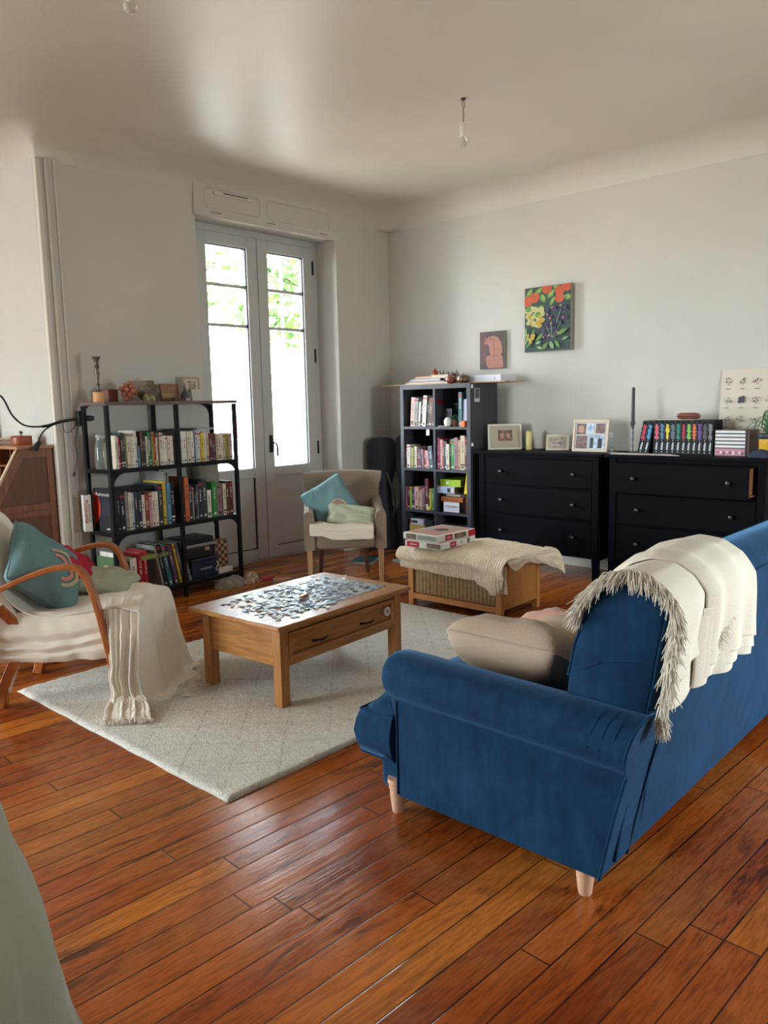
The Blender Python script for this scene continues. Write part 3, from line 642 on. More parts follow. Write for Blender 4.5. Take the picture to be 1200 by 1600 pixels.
def pieces():
    T=Matrix.Translation((TBL[0],TBL[1],TZ))@Matrix.Rotation(TRZ,4,'Z')
    # assembled part
    g=NG('printed_jigsaw',.35); v=g.coord((1,1,1)); n=g.noise(v,3.2,4,.6); n2=g.noise(v,16,5,.75); n3=g.noise(v,60,3,.7)
    c=g.ramp(g.math('ADD',g.math('MULTIPLY',n,.5),g.math('MULTIPLY',n2,.5)),[(.38,(40,58,84)),(.46,(86,122,158)),(.52,(206,202,196)),(.60,(112,84,72)),(.7,(54,60,54))])
    v3=g.coord((48,60,1)); vo=g.n('ShaderNodeTexVoronoi',feature='DISTANCE_TO_EDGE'); vo.inputs['Scale'].default_value=1; vo.inputs['Randomness'].default_value=.35; g.L(v3,vo.inputs[0])
    g.L(g.mix(g.ramp(vo.outputs[0],[(.03,(1,1,1)),(.07,(0,0,0))]),g.mix(.25,c,g.ramp(n3,[(.4,(20,20,24)),(.6,(235,235,235))])),(.02,.02,.02)),g.b.inputs['Base Color'])
    rnd=random.Random(5); MT=g.m
    th=thing('jigsaw_puzzle','half finished jigsaw puzzle lying assembled on the coffee table top','puzzle',T@V((.17,.10,0)),TRZ)
    nx,ny=34,22; cell=.0205; m=MB(); H_=.002
    for i in range(nx):
        for j in range(ny):
            u,w=i/nx,j/ny; edge=(j<2 or i>nx-4 or j>ny-2)
            f=noise.noise(V((u*3.1,w*3.1,2.3)))+.35
            if not edge and f<.1 and not (u>.55): continue
            if i<3 and j>3: continue
            m.box(i*cell,(i+1)*cell,j*cell,(j+1)*cell,0,H_)
            if rnd.random()<.7: m.box((i+.38)*cell,(i+.62)*cell,(j+.9)*cell,(j+1.2)*cell,0,H_+.0001)
    m.build('assembled_pieces',MT,th,smooth=0)
    # loose pieces
    cols=[((196,200,206),'pale grey'),((120,148,180),'sky blue'),((40,44,54),'dark navy'),((128,96,84),'dull brown'),((176,190,206),'pale blue'),((88,96,92),'grey green')]
    protos=[]
    for ci,(c,nm) in enumerate(cols):
        b=MB(); s=.0095
        pts=[]
        for k in range(4):
            a=k*PI/2; sg=1 if (k+ci)%2 else -1
            for (x,y) in ((-s,-s),(-.0025,-s),(-.0032,-s-.0045*sg),(.0032,-s-.0045*sg),(.0025,-s)):
                pts.append((x*math.cos(a)-y*math.sin(a),x*math.sin(a)+y*math.cos(a)))
        n=len(pts); b.add([(x,y,0) for x,y in pts]+[(x,y,.002) for x,y in pts]+[(0,0,.002)],[(i,(i+1)%n,n+(i+1)%n,n+i) for i in range(n)]+[(n+i,n+(i+1)%n,2*n) for i in range(n)]+[tuple(range(n))[::-1]])
        protos.append((b,mat('piece_'+nm.replace(' ','_'),c,.35,var=.35,vscale=120),nm))
    meshes=[]; placed=0
    for pi,(b,m_,nm) in enumerate(protos):
        o=b.build('puzzle_piece',m_,smooth=0); meshes.append((o,nm))
    first=[True]*6; k=0
    while placed<300:
        x=rnd.gauss(.42,.22); y=rnd.gauss(.32,.15)
        if rnd.random()<.35: x=rnd.uniform(.10,.60); y=rnd.uniform(.12,.36)
        if not(.06<x<.88 and .05<y<.585): continue
        if x<.18 and y>.42: continue
        ci=rnd.choices(range(6),[5,2.5,2.4,1.6,3,1])[0] if x<.55 else rnd.choices(range(6),[3,2,2.5,3,2,1.5])[0]
        src,nm=meshes[ci]
        if first[ci]: o=src; first[ci]=False
        else: o=src.copy(); COL.objects.link(o)
        lvl=rnd.choices([0.0022,.0046,.007],[5,3,1])[0]
        o.location=T@V((x,y,lvl)); o.rotation_euler=(rnd.gauss(0,.09),rnd.gauss(0,.09),rnd.uniform(0,6.28))
        tag(o,'loose %s jigsaw piece scattered over the puzzle on the coffee table'%nm,'puzzle piece','loose %s jigsaw pieces on the coffee table'%nm)
        placed+=1
    # the rest
    mb=MB()
    for k in range(260):
        x=rnd.gauss(.45,.2); y=rnd.gauss(.33,.12)
        if not(.08<x<.86 and .07<y<.56): continue
        Mx=Matrix.Translation((x,y,rnd.choice((.0022,.0045))))@Matrix.Rotation(rnd.uniform(0,6),4,'Z')@Matrix.Rotation(rnd.gauss(0,.08),4,'X')
        mb.box(-.0095,.0095,-.0095,.0095,0,.002,rnd.randrange(3),Mx); 
    o=mb.build('puzzle_pieces',[MATS['piece_pale_grey'],MATS['piece_dark_navy'],MATS['piece_sky_blue']],smooth=0); o.matrix_world=T; o['kind']='stuff'
    tag(o,'heap of further loose jigsaw pieces spread among the others on the coffee table','puzzle pieces')
    s=MB(); s.rbox((0,0,.0075),(.062,.017,.015)); st=s.build('wooden_block',M_pine,bevel=.002); st.location=T@V((.43,.27,.008)); st.rotation_euler=(0,0,.25); tag(st,'small wooden block lying among the jigsaw pieces','block')
    c=MB(); c.lathe([(.008,0),(.009,.004),(.004,.008),(.004,.014),(.007,.018),(.007,.024),(.001,.027)],n=14); o=c.build('game_figure',mat('chalk_white',(232,230,224),.4)); o.location=T@V((.86,.38,0)); tag(o,'tiny white figure standing near the right end of the coffee table','figurine')
pieces()
# ------------------------------------------------------------------ wicker bench with blanket
def bench():
    b=thing('storage_bench','low wooden bench with wicker basket under a knitted blanket','bench',(3.955,2.645,0),math.radians(1.0))
    W_,D_=.735,.47; hh=.345
    mo=wood('honey_beech',(196,134,74),(166,104,52),2,.4); moY=wood('honey_beech_rail',(196,134,74),(166,104,52),1,.4)
    # local x = depth (towards +x), local y = length
    for x in (0,D_-.04):
        for y in (0,W_-.04): m=MB(); m.box(x,x+.04,y,y+.04,0,hh); m.build('leg',mo,b,bevel=.003)
    m=MB(); m.box(0.004,.03,.04,W_-.04,.045,.085); m.box(D_-.03,D_-.004,.04,W_-.04,.045,.085); m.box(.004,.03,.04,W_-.04,hh-.04,hh); m.box(.04,D_-.04,.006,.024,.06,.095); m.box(.04,D_-.04,W_-.024,W_-.006,.06,.095); m.build('rail',moY,b,bevel=.002)
    for y in (.008,W_-.022): m=MB(); m.box(.04,D_-.04,y,y+.012,.095,hh-.0); m.build('side_panel',mo,b)
    m=MB(); m.box(-.005,D_+.005,-.005,W_+.005,hh,hh+.02); m.build('seat_board',moY,b,bevel=.003)
    g=NG('woven_wicker',.7); v=g.coord((1,1,1)); sp=g.n('ShaderNodeSeparateXYZ'); g.L(v,sp.inputs[0])
    a=g.math('SINE',g.math('MULTIPLY',sp.outputs[1],210)); c=g.math('SINE',g.math('MULTIPLY',sp.outputs[2],720)); f=g.math('ADD',g.math('MULTIPLY',a,.5),g.math('MULTIPLY',g.math('MULTIPLY',a,c),.3)); f=g.math('ADD',.5,g.math('MULTIPLY',f,.5))
    g.L(g.mix(.2,g.ramp(f,[(.1,(84,60,38)),(.7,(176,140,98))]),g.ramp(g.noise(v,30,3),[(.4,(90,66,44)),(.6,(180,146,108))])),g.b.inputs['Base Color']); g.bump(f,.7,.006)
    m=MB(); m.box(.012,D_-.05,.048,W_-.048,.088,hh-.02); m.tube([(.008,.05,hh-.10),(.008,W_-.05,hh-.10)],.006); m.build('wicker_basket',g.m,b,bevel=.01)
bench()
def bench_blanket():
    g=NG('ribbed_knit',.9); v=g.coord(); sp=g.n('ShaderNodeSeparateXYZ'); g.L(v,sp.inputs[0])
    s=g.math('SINE',g.math('MULTIPLY',sp.outputs[1],330)); s2=g.math('ADD',.5,g.math('MULTIPLY',s,.5)); n=g.noise(v,60,3)
    g.L(g.mix(.3,g.ramp(s2,[(0,(216,194,164)),(.6,(240,222,194))]),g.ramp(n,[(.4,(190,166,138)),(.65,(230,214,190))])),g.b.inputs['Base Color']); g.bump(g.math('ADD',s2,g.math('MULTIPLY',n,.7)),.6,.006)
    R=V((4.2,3.0,.37)); t=thing('blanket','beige ribbed knitted blanket folded over the low wicker bench','blanket',R)
    x0,x1=3.93,4.47; y0,y1=2.60,3.42; zt=.385
    def P(x,y,z): return V((x,y,z))-R
    # top + front hang (towards -x) ; rows run along y, successive rows go over the top
    def hang(y): # lower hem of the front drop
        return .255 if y>2.9 else .255-.0*(2.9-y)
    rows=[]
    ys=[3.43,3.3,3.1,2.95,2.8,2.68,2.62,2.585]
    def row(fx,fz): return [P(fx(y),y,fz(y)) for y in ys]
    rows.append(row(lambda y:3.938-.006*math.sin(y*9),lambda y:.228+.03*(y-2.6)/.8-(.045 if y<2.72 else 0)))
    rows.append(row(lambda y:3.932+.005*math.sin(y*14),lambda y:.27))
    rows.append(row(lambda y:3.928,lambda y:.325))
    rows.append(row(lambda y:3.93,lambda y:.352))
    mb=MB(); mb.grid(rumple(loft(rows,60,26),.006,9,2)); 
    mb.build('lower_layer',g.m,t,smooth=180,solid=.008,off=1)
    rows=[]; top=lambda y:zt+.012*math.sin(y*7)+.008
    rows.append(row(lambda y:3.902,lambda y:.325+.012*math.sin(y*9)-(.03 if y<2.7 else 0)))
    rows.append(row(lambda y:3.884,lambda y:.348+.01*math.sin(y*9)))
    rows.append(row(lambda y:3.915,lambda y:.382))
    rows.append(row(lambda y:3.97,lambda y:top(y)+.004))
    rows.append(row(lambda y:4.10,lambda y:top(y)))
    rows.append(row(lambda y:4.25,lambda y:top(y)+.006))
    rows.append(row(lambda y:4.38,lambda y:top(y)))
    rows.append(row(lambda y:4.455,lambda y:top(y)-.01))
    rows.append(row(lambda y:4.47,lambda y:.33))
    rows.append(row(lambda y:4.475,lambda y:.27))
    mb=MB(); gr=rumple(loft(rows,90,110),.010,7,4); gr=rumple(gr,.0045,26,1,(0,0,1)); mb.grid(gr); mb.build('upper_layer',g.m,t,smooth=180,solid=.010,off=1)
    # folded corner hanging at the near end and the flap over the right end
    A=[[P(3.905,2.80,.30),P(3.91,2.72,.33),P(3.905,2.64,.345),P(3.93,2.60,.33)],[P(3.90,2.80,.26),P(3.895,2.72,.26),P(3.885,2.66,.25),P(3.92,2.61,.25)],[P(3.905,2.78,.232),P(3.90,2.72,.215),P(3.893,2.67,.18),P(3.92,2.63,.19)]]
    mb=MB(); mb.grid(rumple(loft(A,22,20),.008,14,8)); mb.build('folded_corner',g.m,t,smooth=180,solid=.009,off=1)
    B=[[P(3.95,2.62,.392),P(4.15,2.62,.397),P(4.35,2.62,.392),P(4.47,2.64,.385)],[P(3.93,2.575,.375),P(4.15,2.572,.385),P(4.35,2.56,.378),P(4.50,2.575,.372)],[P(3.95,2.560,.340),P(4.15,2.575,.362),P(4.36,2.55,.330),P(4.52,2.545,.31)],[P(3.99,2.565,.325),P(4.17,2.58,.350),P(4.40,2.555,.29),P(4.54,2.54,.215)]]
    mb=MB(); mb.grid(rumple(loft(B,50,26),.008,9,3)); mb.build('end_flap',g.m,t,smooth=180,solid=.009,off=1)
bench_blanket()
def game_boxes():
    red=mat('box_red',(176,24,44),.4); wh=mat('box_white',(226,222,214),.4); ph=mat('box_photo',(150,120,98),.4,var=.5,vscale=40,col2=(60,56,60)); ph2=mat('box_cover',(150,146,128),.4,vscale=14,col2=(186,96,84)); grn=mat('box_sage',(150,156,142),.4); blk=mat('print_black',(40,36,36),.5)
    for k,(z,ang,lab,dx) in enumerate(((.412,math.radians(3),'lower of two white and red jigsaw boxes stacked on the blanket',0),(.457,math.radians(-2),'upper of two white and red jigsaw boxes stacked on the blanket',-.005))):
        o=thing('jigsaw_box',lab,'box',(4.075+dx+.02*k,3.205+.02*k,z),ang,'two jigsaw boxes on the bench'); W_,D_,h=.40,.29,.043
        m=MB(); m.box(-W_/2,W_/2,-D_/2,D_/2,0,h); m.build('lid',wh,o,bevel=.002)
        e=.0012; s=MB()
        def side(a0,a1,z0,z1,mi,face):
            if face=='f': s.box(a0,a1,-D_/2-e,-D_/2,z0,z1,mi)
            else: s.box(-W_/2-e,-W_/2,a0,a1,z0,z1,mi)
        s.box(-W_/2+.02,W_/2-.02,-D_/2+.02,D_/2-.02,h,h+e,3)
        if k==1:
            side(-.115,-.04,.004,h-.004,0,'f'); side(-.02,.10,.004,h-.006,2,'f'); side(.125,W_/2,.002,h-.002,0,'f'); side(-.14,.02,.006,h-.006,4,'l'); side(.03,.12,.004,h-.004,2,'l')
            s.lathe([(.05,h+e),(.05,h+e+.0006)],(.02,.0,0),24,5)
        else:
            side(-.10,-.03,.004,h-.004,0,'f'); side(.10,.13,.006,h-.006,2,'f'); side(.03,.035,.012,h-.012,5,'f'); side(-.14,-.03,.006,h-.006,2,'l'); side(.03,.13,.003,h-.003,0,'l')
        for q in range(5): s.box((-.10 if k else -.085)+q*.008,(-.095 if k else -.08)+q*.008,-D_/2-e-.0006,-D_/2-e,.018,.025,1)
        if k==0:
            for q in range(6): s.box(-W_/2-e-.0006,-W_/2-e,.05+q*.009,.056+q*.009,.018,.025,1)
        s.build('printed_panels',[red,wh,ph,ph2,grn,blk],o)
game_boxes()
# ------------------------------------------------------------------ draped armchair
M_cream=mat('cream_cotton_throw',(236,226,208),.92,bump=.2,bscale=240,sheen=.08); M_creamL=mat('white_chair_cover',(244,238,226),.9,bump=.2,bscale=200)
M_beech=wood('bent_beech',(178,104,52),(150,80,36),2,.35,coat=.3)
M_teal=mat('teal_cotton',(108,142,146),.92,bump=.3,bscale=160,var=.08,vscale=6); M_motif=[mat('motif_pink',(206,140,124),.9),mat('motif_sand',(190,170,140),.9)]
def rainbow(n_arcs=3,cx=.04,cz=-.02,r0=.035,dr=.022,w=.45,h=.45,t_=.15,seed=0,pinch=.1,wr=.012,a0=0,a1=180,phi=0):
    def f(th,o):
        mb=MB()
        def S(x,z):
            u=x/(w/2);v=z/(h/2); u=max(-.95,min(.95,u)); v=max(-.95,min(.95,v)); k=(max(0,1-abs(u)**3.6)**.5)*(max(0,1-abs(v)**3.6)**.5); T=t_/2*k
            return V((x,-T-.004+noise.noise(V((u*2.2+seed,v*2.2,seed)))*wr*2*k+noise.noise(V((u*6+seed,v*6,3)))*wr*.5*k-.0045,z))
        for q in range(n_arcs):
            ra=r0+dr*q; rows=[[],[]]
            for i in range(25):
                a=math.radians(a0+(a1-a0)*i/24+phi)
                for s in (0,1): rows[s].append(S(cx+(ra+s*dr*.62)*math.cos(a),cz+(ra+s*dr*.62)*math.sin(a)))
            mb.grid(rows,q%2)
        mb.build('rainbow_print',M_motif,o,smooth=180)
    return f
def armchair():
    ang=math.radians(-44); c=thing('armchair','bentwood armchair covered with cream throws by the edge of the rug','armchair',(1.36,3.60,0),ang)
    arm=[(-.30,.36),(-.18,.44),(-.06,.51),(.025,.560),(.12,.603),(.22,.638),(.31,.655),(.365,.648),(.402,.612),(.428,.54),(.455,.42),(.48,.28),(.50,.14),(.515,.0)]
    rear=[(-.035,.0),(-.012,.08),(.022,.16),(.06,.24),(.075,.32),(.06,.40),(.0,.47)]
    for y in (0,.565):
        m=MB(); m.ribbon(crv([(x,y,z) for x,z in arm],48),.052,.024,(0,1,0)); m.build('armrest',M_beech,c,bevel=.005,smooth=50)
    for y in (.045,.52):
        m=MB(); m.ribbon(crv([(x,y,z) for x,z in rear],26),.055,.045,(0,1,0)); m.build('leg',M_beech,c,bevel=.004,smooth=50)
    m=MB(); m.box(.05,.09,.03,.54,.25,.30); m.box(.44,.48,.03,.54,.27,.32); m.build('crossbar',M_beech,c,bevel=.004)
    m=MB(); sec=[(.62,.415),(.5,.415),(.3,.40),(.15,.385),(.06,.42),(.0,.56),(-.08,.72),(-.14,.83)]
    rows=[]
    for (x,z) in crv([(x,0,z) for x,z in sec],30) and [(p.x,p.z) for p in crv([(x,0,z) for x,z in sec],30)]:
        t=max(0,(z-.42)/.42); wv=.245-.05*max(0,(z-.7))/.15
        rows.append([V((x,.282+wv*math.sin(a)**1 if False else .282+wv*(-1+2*i/16),z-.02)) for i,a in enumerate([0]*17)])
    m.grid(rows); m.build('seat_shell',M_creamL,c,smooth=180,solid=.05,off=0)
armchair()
def chair_throw():
    ang=math.radians(-44); B=(1.36,3.60,0); t=thing('throw_blanket','cream throw draped over the bentwood armchair, its fringed end on the rug','blanket',B,ang)
    # main sheet, rows follow the chair profile from behind the backrest down to the floor
    prof=[(-.22,.62),(-.20,.78),(-.155,.875),(-.105,.862),(-.07,.79),(-.01,.65),(.05,.52),(.12,.445),(.24,.44),(.38,.455),(.52,.474),(.61,.468),(.655,.42),(.672,.33),(.69,.22),(.715,.11),(.745,.035),(.80,.022)]
    n=len(prof); rows=[]
    for k,(x,z) in enumerate(prof):
        f=k/(n-1); r=[]; hw=.255
        if k<=5: hw=.235 if z<.8 else .20
        if k==2: hw=.18
        ys=[]
        for i in range(13):
            u=-1+2*i/12; y=.282+hw*u
            if k>=12: y=.270+(hw+.05*(k-12)/5)*u -.02*(k-12)/5
            xx=x;zz=z
            if k<=6: # rounded back outline
                drop=(max(0,abs(u)-.55)/.45)**2.2; zz=z-.10*drop*max(0,(z-.6)/.28) ; xx=x-.012*drop
            if 8<=k<=11: zz+=.008*math.sin(u*7+k)+(-.02*abs(u)**3)
            if k>=11: y=.270+(hw+.0)*u-.035*min(1,(k-10)/3)*max(0,-u); xx-=.13*max(0,-u)**1.2*(k-11)/6*.9
            if k>=12: xx+= .020*math.sin(u*8+.5)*min(1,(k-11)/4)
            if k>=15: zz=max(zz,.020)
            r.append(V((xx,y,zz)))
        rows.append(r)
    g=rumple(loft(rows,90,170),.007,11,3); mb=MB(); mb.grid(g); mb.build('main_drape',M_creamL,t,smooth=180,solid=.004)
    # sagging side panel between the seat and the lower rail (near side)
    X=[-.22,-.12,0,.1,.2,.3,.4,.47]
    def side(zf,yf): return [V((x,yf(x),zf(x))) for x in X]
    rows=[side(lambda x:.44+.0*x-(.02 if x<0 else 0),lambda x:.05),
          side(lambda x:.41+.02*(x/.4)**2,lambda x:.028),
          side(lambda x:.375-.045*math.cos((x-.15)*4.2)+.02,lambda x:.0),
          side(lambda x:.34-.055*math.cos((x-.15)*4.2)+.02,lambda x:.016),
          side(lambda x:.318-.055*math.cos((x-.15)*4.2)+.02,lambda x:-.006),
          side(lambda x:.285-.05*math.cos((x-.15)*4.2)+.02,lambda x:.014),
          side(lambda x:.262-.04*math.cos((x-.15)*4.2)+.02,lambda x:-.002),
          side(lambda x:.225-.012*math.cos((x-.15)*4.2),lambda x:.02)]
    g=rumple(loft(rows,70,60),.008,13,6); mb=MB(); mb.grid(g); mb.build('side_swag',M_cream,t,smooth=180,solid=.004)
    # long twisted tail falling from the near front arm on to the rug
    nu,nv=120,110; g=[]
    def LI(pts,t):
        for (a_,b_),(c_,d_) in zip(pts,pts[1:]):
            if t<=c_: return b_+(d_-b_)*(t-a_)/(c_-a_)
        return pts[-1][1]
    for j in range(nv):
        v=j/(nv-1); z=LI([(0,.485),(.12,.45),(.72,.06),(.80,.034),(1,.022)],v); cx=LI([(0,.54),(.2,.545),(.6,.555),(.8,.58),(1,.60)],v); w_=LI([(0,.17),(.2,.15),(.5,.115),(.7,.12),(.85,.19),(1,.20)],v); y0=LI([(0,.14),(.12,.03),(.3,-.015),(.7,-.05),(.8,-.08),(1,-.235)],v); am=LI([(0,.004),(.15,.008),(.5,.016),(.72,.016),(.85,.010),(1,.005)],v); r_=[]
        for i in range(nu):
            u=i/(nu-1); ph=u*2*PI; pl=math.sin(ph*3.3+1.1*math.sin(v*3.2)+.6)*.55+math.sin(ph*6.2+2.3*noise.noise(V((u*2,v*2.2,4))))*.35+math.sin(ph*10.5+v*2)*.14
            zz=z+(0 if v<.74 else max(0,.009*(pl+.9))*(1 if v<.9 else .5)); r_.append(V((cx+(u-.5)*w_+.010*math.sin(v*7),y0+am*pl+.03*(1-v)*(u-.5),zz)))
        g.append(r_)
    g=rumple(g,.005,18,9); mb=MB(); mb.grid(g); mb.build('hanging_tail',M_cream,t,smooth=180,solid=.004)
    # rolled hem along the tail
    rn=random.Random(9); mb=MB()
    for r_,n_,d in ((g[-1],260,V((.25,-.6,-.1))),):
        for k in range(n_):
            p=r_[rn.randrange(len(r_))]; dd=(d+V((rn.gauss(0,.4),rn.gauss(0,.4),0))).normalized(); l=rn.uniform(.02,.045); mb.tube([p,p+dd*l*.5+V((0,0,.004)),V(((p+dd*l).x,(p+dd*l).y,.018))],[.0014,.0014,.0008],4,cap=False)
    fr=[V((.80+.012*math.sin(i),.02+.52*i/30,.024)) for i in range(31)]
    for k in range(420):
        p=fr[rn.randrange(31)]+V((0,rn.uniform(-.01,.01),0)); l=rn.uniform(.03,.06); dd=V((1,rn.gauss(0,.35),-.1)).normalized(); mb.tube([p-V((.01,0,0)),p+dd*l*.5+V((0,0,.003)),V((p.x+l*dd.x,p.y+l*dd.y,.018))],[.0016,.0015,.0008],4,cap=False)
    # rear strip with fringe
    rows=[[V((-.19+.13*i/6,-.03+.012*math.sin(i*2),z)) for i in range(7)] for z in (.50,.40,.30,.20,.12)]
    g2=rumple(loft(rows,20,24),.006,16,1)
    for k in range(300):
        p=g2[-1][rn.randrange(20)]; l=rn.uniform(.03,.06); mb.tube([p,p+V((rn.gauss(0,.008),rn.gauss(0,.008),-l))],[.0014,.0007],4,cap=False)
    for k in range(240):
        p=g2[rn.randrange(24)][-1]; l=rn.uniform(.015,.03); mb.tube([p,p+V((l,rn.gauss(0,.006),-l*.8))],[.0014,.0007],4,cap=False)
    mb.build('fringe',M_cream,t,smooth=180); mb=MB(); mb.grid(g2); mb.build('rear_strip',M_creamL,t,smooth=180,solid=.004)
chair_throw()
AC=Matrix.Translation((1.36,3.60,0))@Matrix.Rotation(math.radians(-44),4,'Z')
def CM(x,y,z,tilt,roll,yaw=90): return AC@Matrix.Translation((x,y,z))@Matrix.Rotation(math.radians(yaw),4,'Z')@Matrix.Rotation(math.radians(-tilt),4,'X')@Matrix.Rotation(math.radians(roll),4,'Y')
cushion('cushion','teal cushion with a pink rainbow print on the draped bentwood armchair',.41,.41,.14,CM(.14,.235,.60,32,50,78),M_teal,3,M_teal,rainbow(2,.03,-.02,.055,.03,.41,.41,.14,3,phi=-20,a0=-60,a1=150))
cushion('cushion','crimson cushion squeezed between the armchair seat and its far armrest',.34,.26,.10,CM(.20,.44,.575,50,-6,100),mat('crimson_cotton',(176,24,56),.9,bump=.3,bscale=120),5)
cushion('cushion','pale sage cushion lying flat at the far side of the armchair seat',.34,.30,.09,CM(.36,.44,.49,80,0,90),mat('pale_sage_cotton',(176,182,160),.9,bump=.3,bscale=120),6)
# ------------------------------------------------------------------ tub chair
def tub_chair():
    fab=mat('taupe_linen',(136,118,102),.92,bump=.45,bscale=320,var=.08,vscale=150,sheen=.1)
    loc=V((4.06,4.09,0)); c=thing('tub_chair','small taupe upholstered armchair with rolled back, in front of the glass door','armchair',loc,math.radians(-133))
    # local x forward, y left
    def leg(x,y,dx,dy,m_,z1=.30):
        m=MB(); s0=.021; s1=.015; vs=[(x+a*s0,y+b*s0,z1) for a,b in ((-1,-1),(1,-1),(1,1),(-1,1))]+[(x+dx+a*s1,y+dy+b*s1,0) for a,b in ((-1,-1),(1,-1),(1,1),(-1,1))]
        m.add(vs,[(3,2,1,0),(4,5,6,7)]+[(i,(i+1)%4,4+(i+1)%4,4+i) for i in range(4)]); m.build('leg',m_,c,bevel=.003)
    oak=wood('pale_oak_leg',(176,138,98),(150,112,76),2,.5); dk=wood('shadowed_leg',(92,66,54),(70,48,40),2,.5)  # rear legs coloured darker for the shadow they stand in
    leg(.0,.265,.01,.0,oak); leg(.0,-.265,.01,.0,oak); leg(-.42,.17,-.05,.02,dk); leg(-.42,-.17,-.05,-.02,dk)
    m=MB(); m.box(-.44,.03,-.235,.235,.285,.40); m.build('seat',fab,c,bevel=.03,seg=4)
    m=MB(); m.box(-.43,.02,-.225,.225,.40,.435); m.build('seat_pad',fab,c,bevel=.02,seg=3)
    for s in (1,-1):
        rows=[]; 
        for x,k in ((.035,.86),(.04,.97),(.03,1),(-.1,1),(-.25,1),(-.38,1),(-.46,.98)):
            h=.575+.0*(x)+max(0,-x-.2)*.25; y0=s*.225; y1=s*.305
            pr=[(y0,.285),(y0,h-.05),(y0+s*.012,h-.015),((y0+y1)/2,h),(y1-s*.008,h-.012),(y1,h-.045),(y1,.285)]
            cy=(y0+y1)/2; rows.append([V((x,cy+(y-cy)*k,.285+(z-.285)*(1-(1-k)*.3))) for y,z in pr])
        m=MB(); m.grid(rows,closed=True); m.f.append(tuple(range(7))); m.m.append(0); e=len(rows)-1; m.f.append(tuple(e*7+j for j in range(7))); m.m.append(0)
        m.build('arm',fab,c,smooth=50,bevel=.004)
    # curved backrest with rolled top
    pr=[(-.40,.30),(-.41,.45),(-.43,.60),(-.45,.72),(-.445,.77),(-.46,.805),(-.49,.82),(-.525,.81),(-.54,.78),(-.53,.75),(-.51,.735),(-.50,.6),(-.48,.45),(-.46,.30)]
    rows=[]
    for i in range(21):
        u=-1+2*i/20; k=.0 if abs(u)<1 else 0; r=[]
        for x,z in pr:
            t=(z-.3)/.52; hw=.255+.045*t+(.012 if z>.74 else 0); edge=1-.35*max(0,abs(u)-.93)/.07
            xx=-.46+(x+.46)*edge; r.append(V((xx+.05*(1-u*u)*-1+.03,hw*u,z+.012*(1-u*u)*t)))
        rows.append(r)
    for yb,zb in ((.10,.72),(-.10,.72),(0,.60),(.19,.60),(-.19,.60)): pass
    m=MB(); m.grid(rows,closed=True); kk=len(pr); m.f.append(tuple(range(kk))); m.m.append(0); e=len(rows)-1; m.f.append(tuple(e*kk+j for j in range(kk))); m.m.append(0)
    b=m.build('backrest',fab,c,smooth=70)
    for yb,zb in ((.11,.715),(-.11,.715),(0,.63),(-.2,.63)):
        m=MB(); u=yb/.29; xx=-.40-.02*(zb-.3)*2-.05*(1-u*u)+.03; m.lathe([(.001,0),(.009,.001),(.011,.004),(.009,.008),(.001,.010)],n=12,M=Matrix.Translation((xx-.018,yb,zb))@Matrix.Rotation(PI/2,4,'Y')); m.build('button',fab,b)
    # things on it
    T=Matrix.Translation(loc)@Matrix.Rotation(math.radians(-133),4,'Z')
    def Q(x,y,z,tilt,roll,yaw=90): return T@Matrix.Translation((x,y,z))@Matrix.Rotation(math.radians(yaw),4,'Z')@Matrix.Rotation(math.radians(-tilt),4,'X')@Matrix.Rotation(math.radians(roll),4,'Y')
    cushion('cushion','teal cushion with a round pink rainbow print, tilted on the taupe tub chair',.36,.36,.12,Q(-.22,-.10,.605,22,-32,84),M_teal,8,M_teal,rainbow(2,.03,-.08,.030,.022,.36,.36,.12,8,phi=12,a0=-30,a1=210),pinch=.08)
    cushion('cushion','pale green oblong cushion in front of the teal one on the tub chair',.40,.17,.13,Q(-.09,.06,.515,35,10,92),mat('faded_green_cotton',(178,184,158),.92,bump=.3,bscale=120),9)
    bl=thing('folded_throw','off white folded throw hanging over the front of the tub chair seat','blanket',(0,0,0)); bl.matrix_world=T
    rows=[[V((x,y,z+.006*math.sin(y*22))) for y in (-.26,-.17,-.08,.0,.08,.16,.21)] for x,z in ((-.16,.452),(-.06,.456),(.02,.458),(.05,.44),(.056,.41))]
    for q in range(3):
        gg=[[p+V((.004*q,0,.010*(2-q))) for p in r] for r in rows]
        for r in gg: 
            for p in r: p.z-= .022*max(0,(p.x-.0)/.05)*(q*.6+math.sin(p.y*9+1)*.7)
        mb=MB(); mb.grid(rumple(loft(gg,50,24),.006,14,q)); mb.build('fold',mat('off_white_cotton',(220,212,192),.92,bump=.25,bscale=160),bl,smooth=180,solid=.006)
tub_chair()
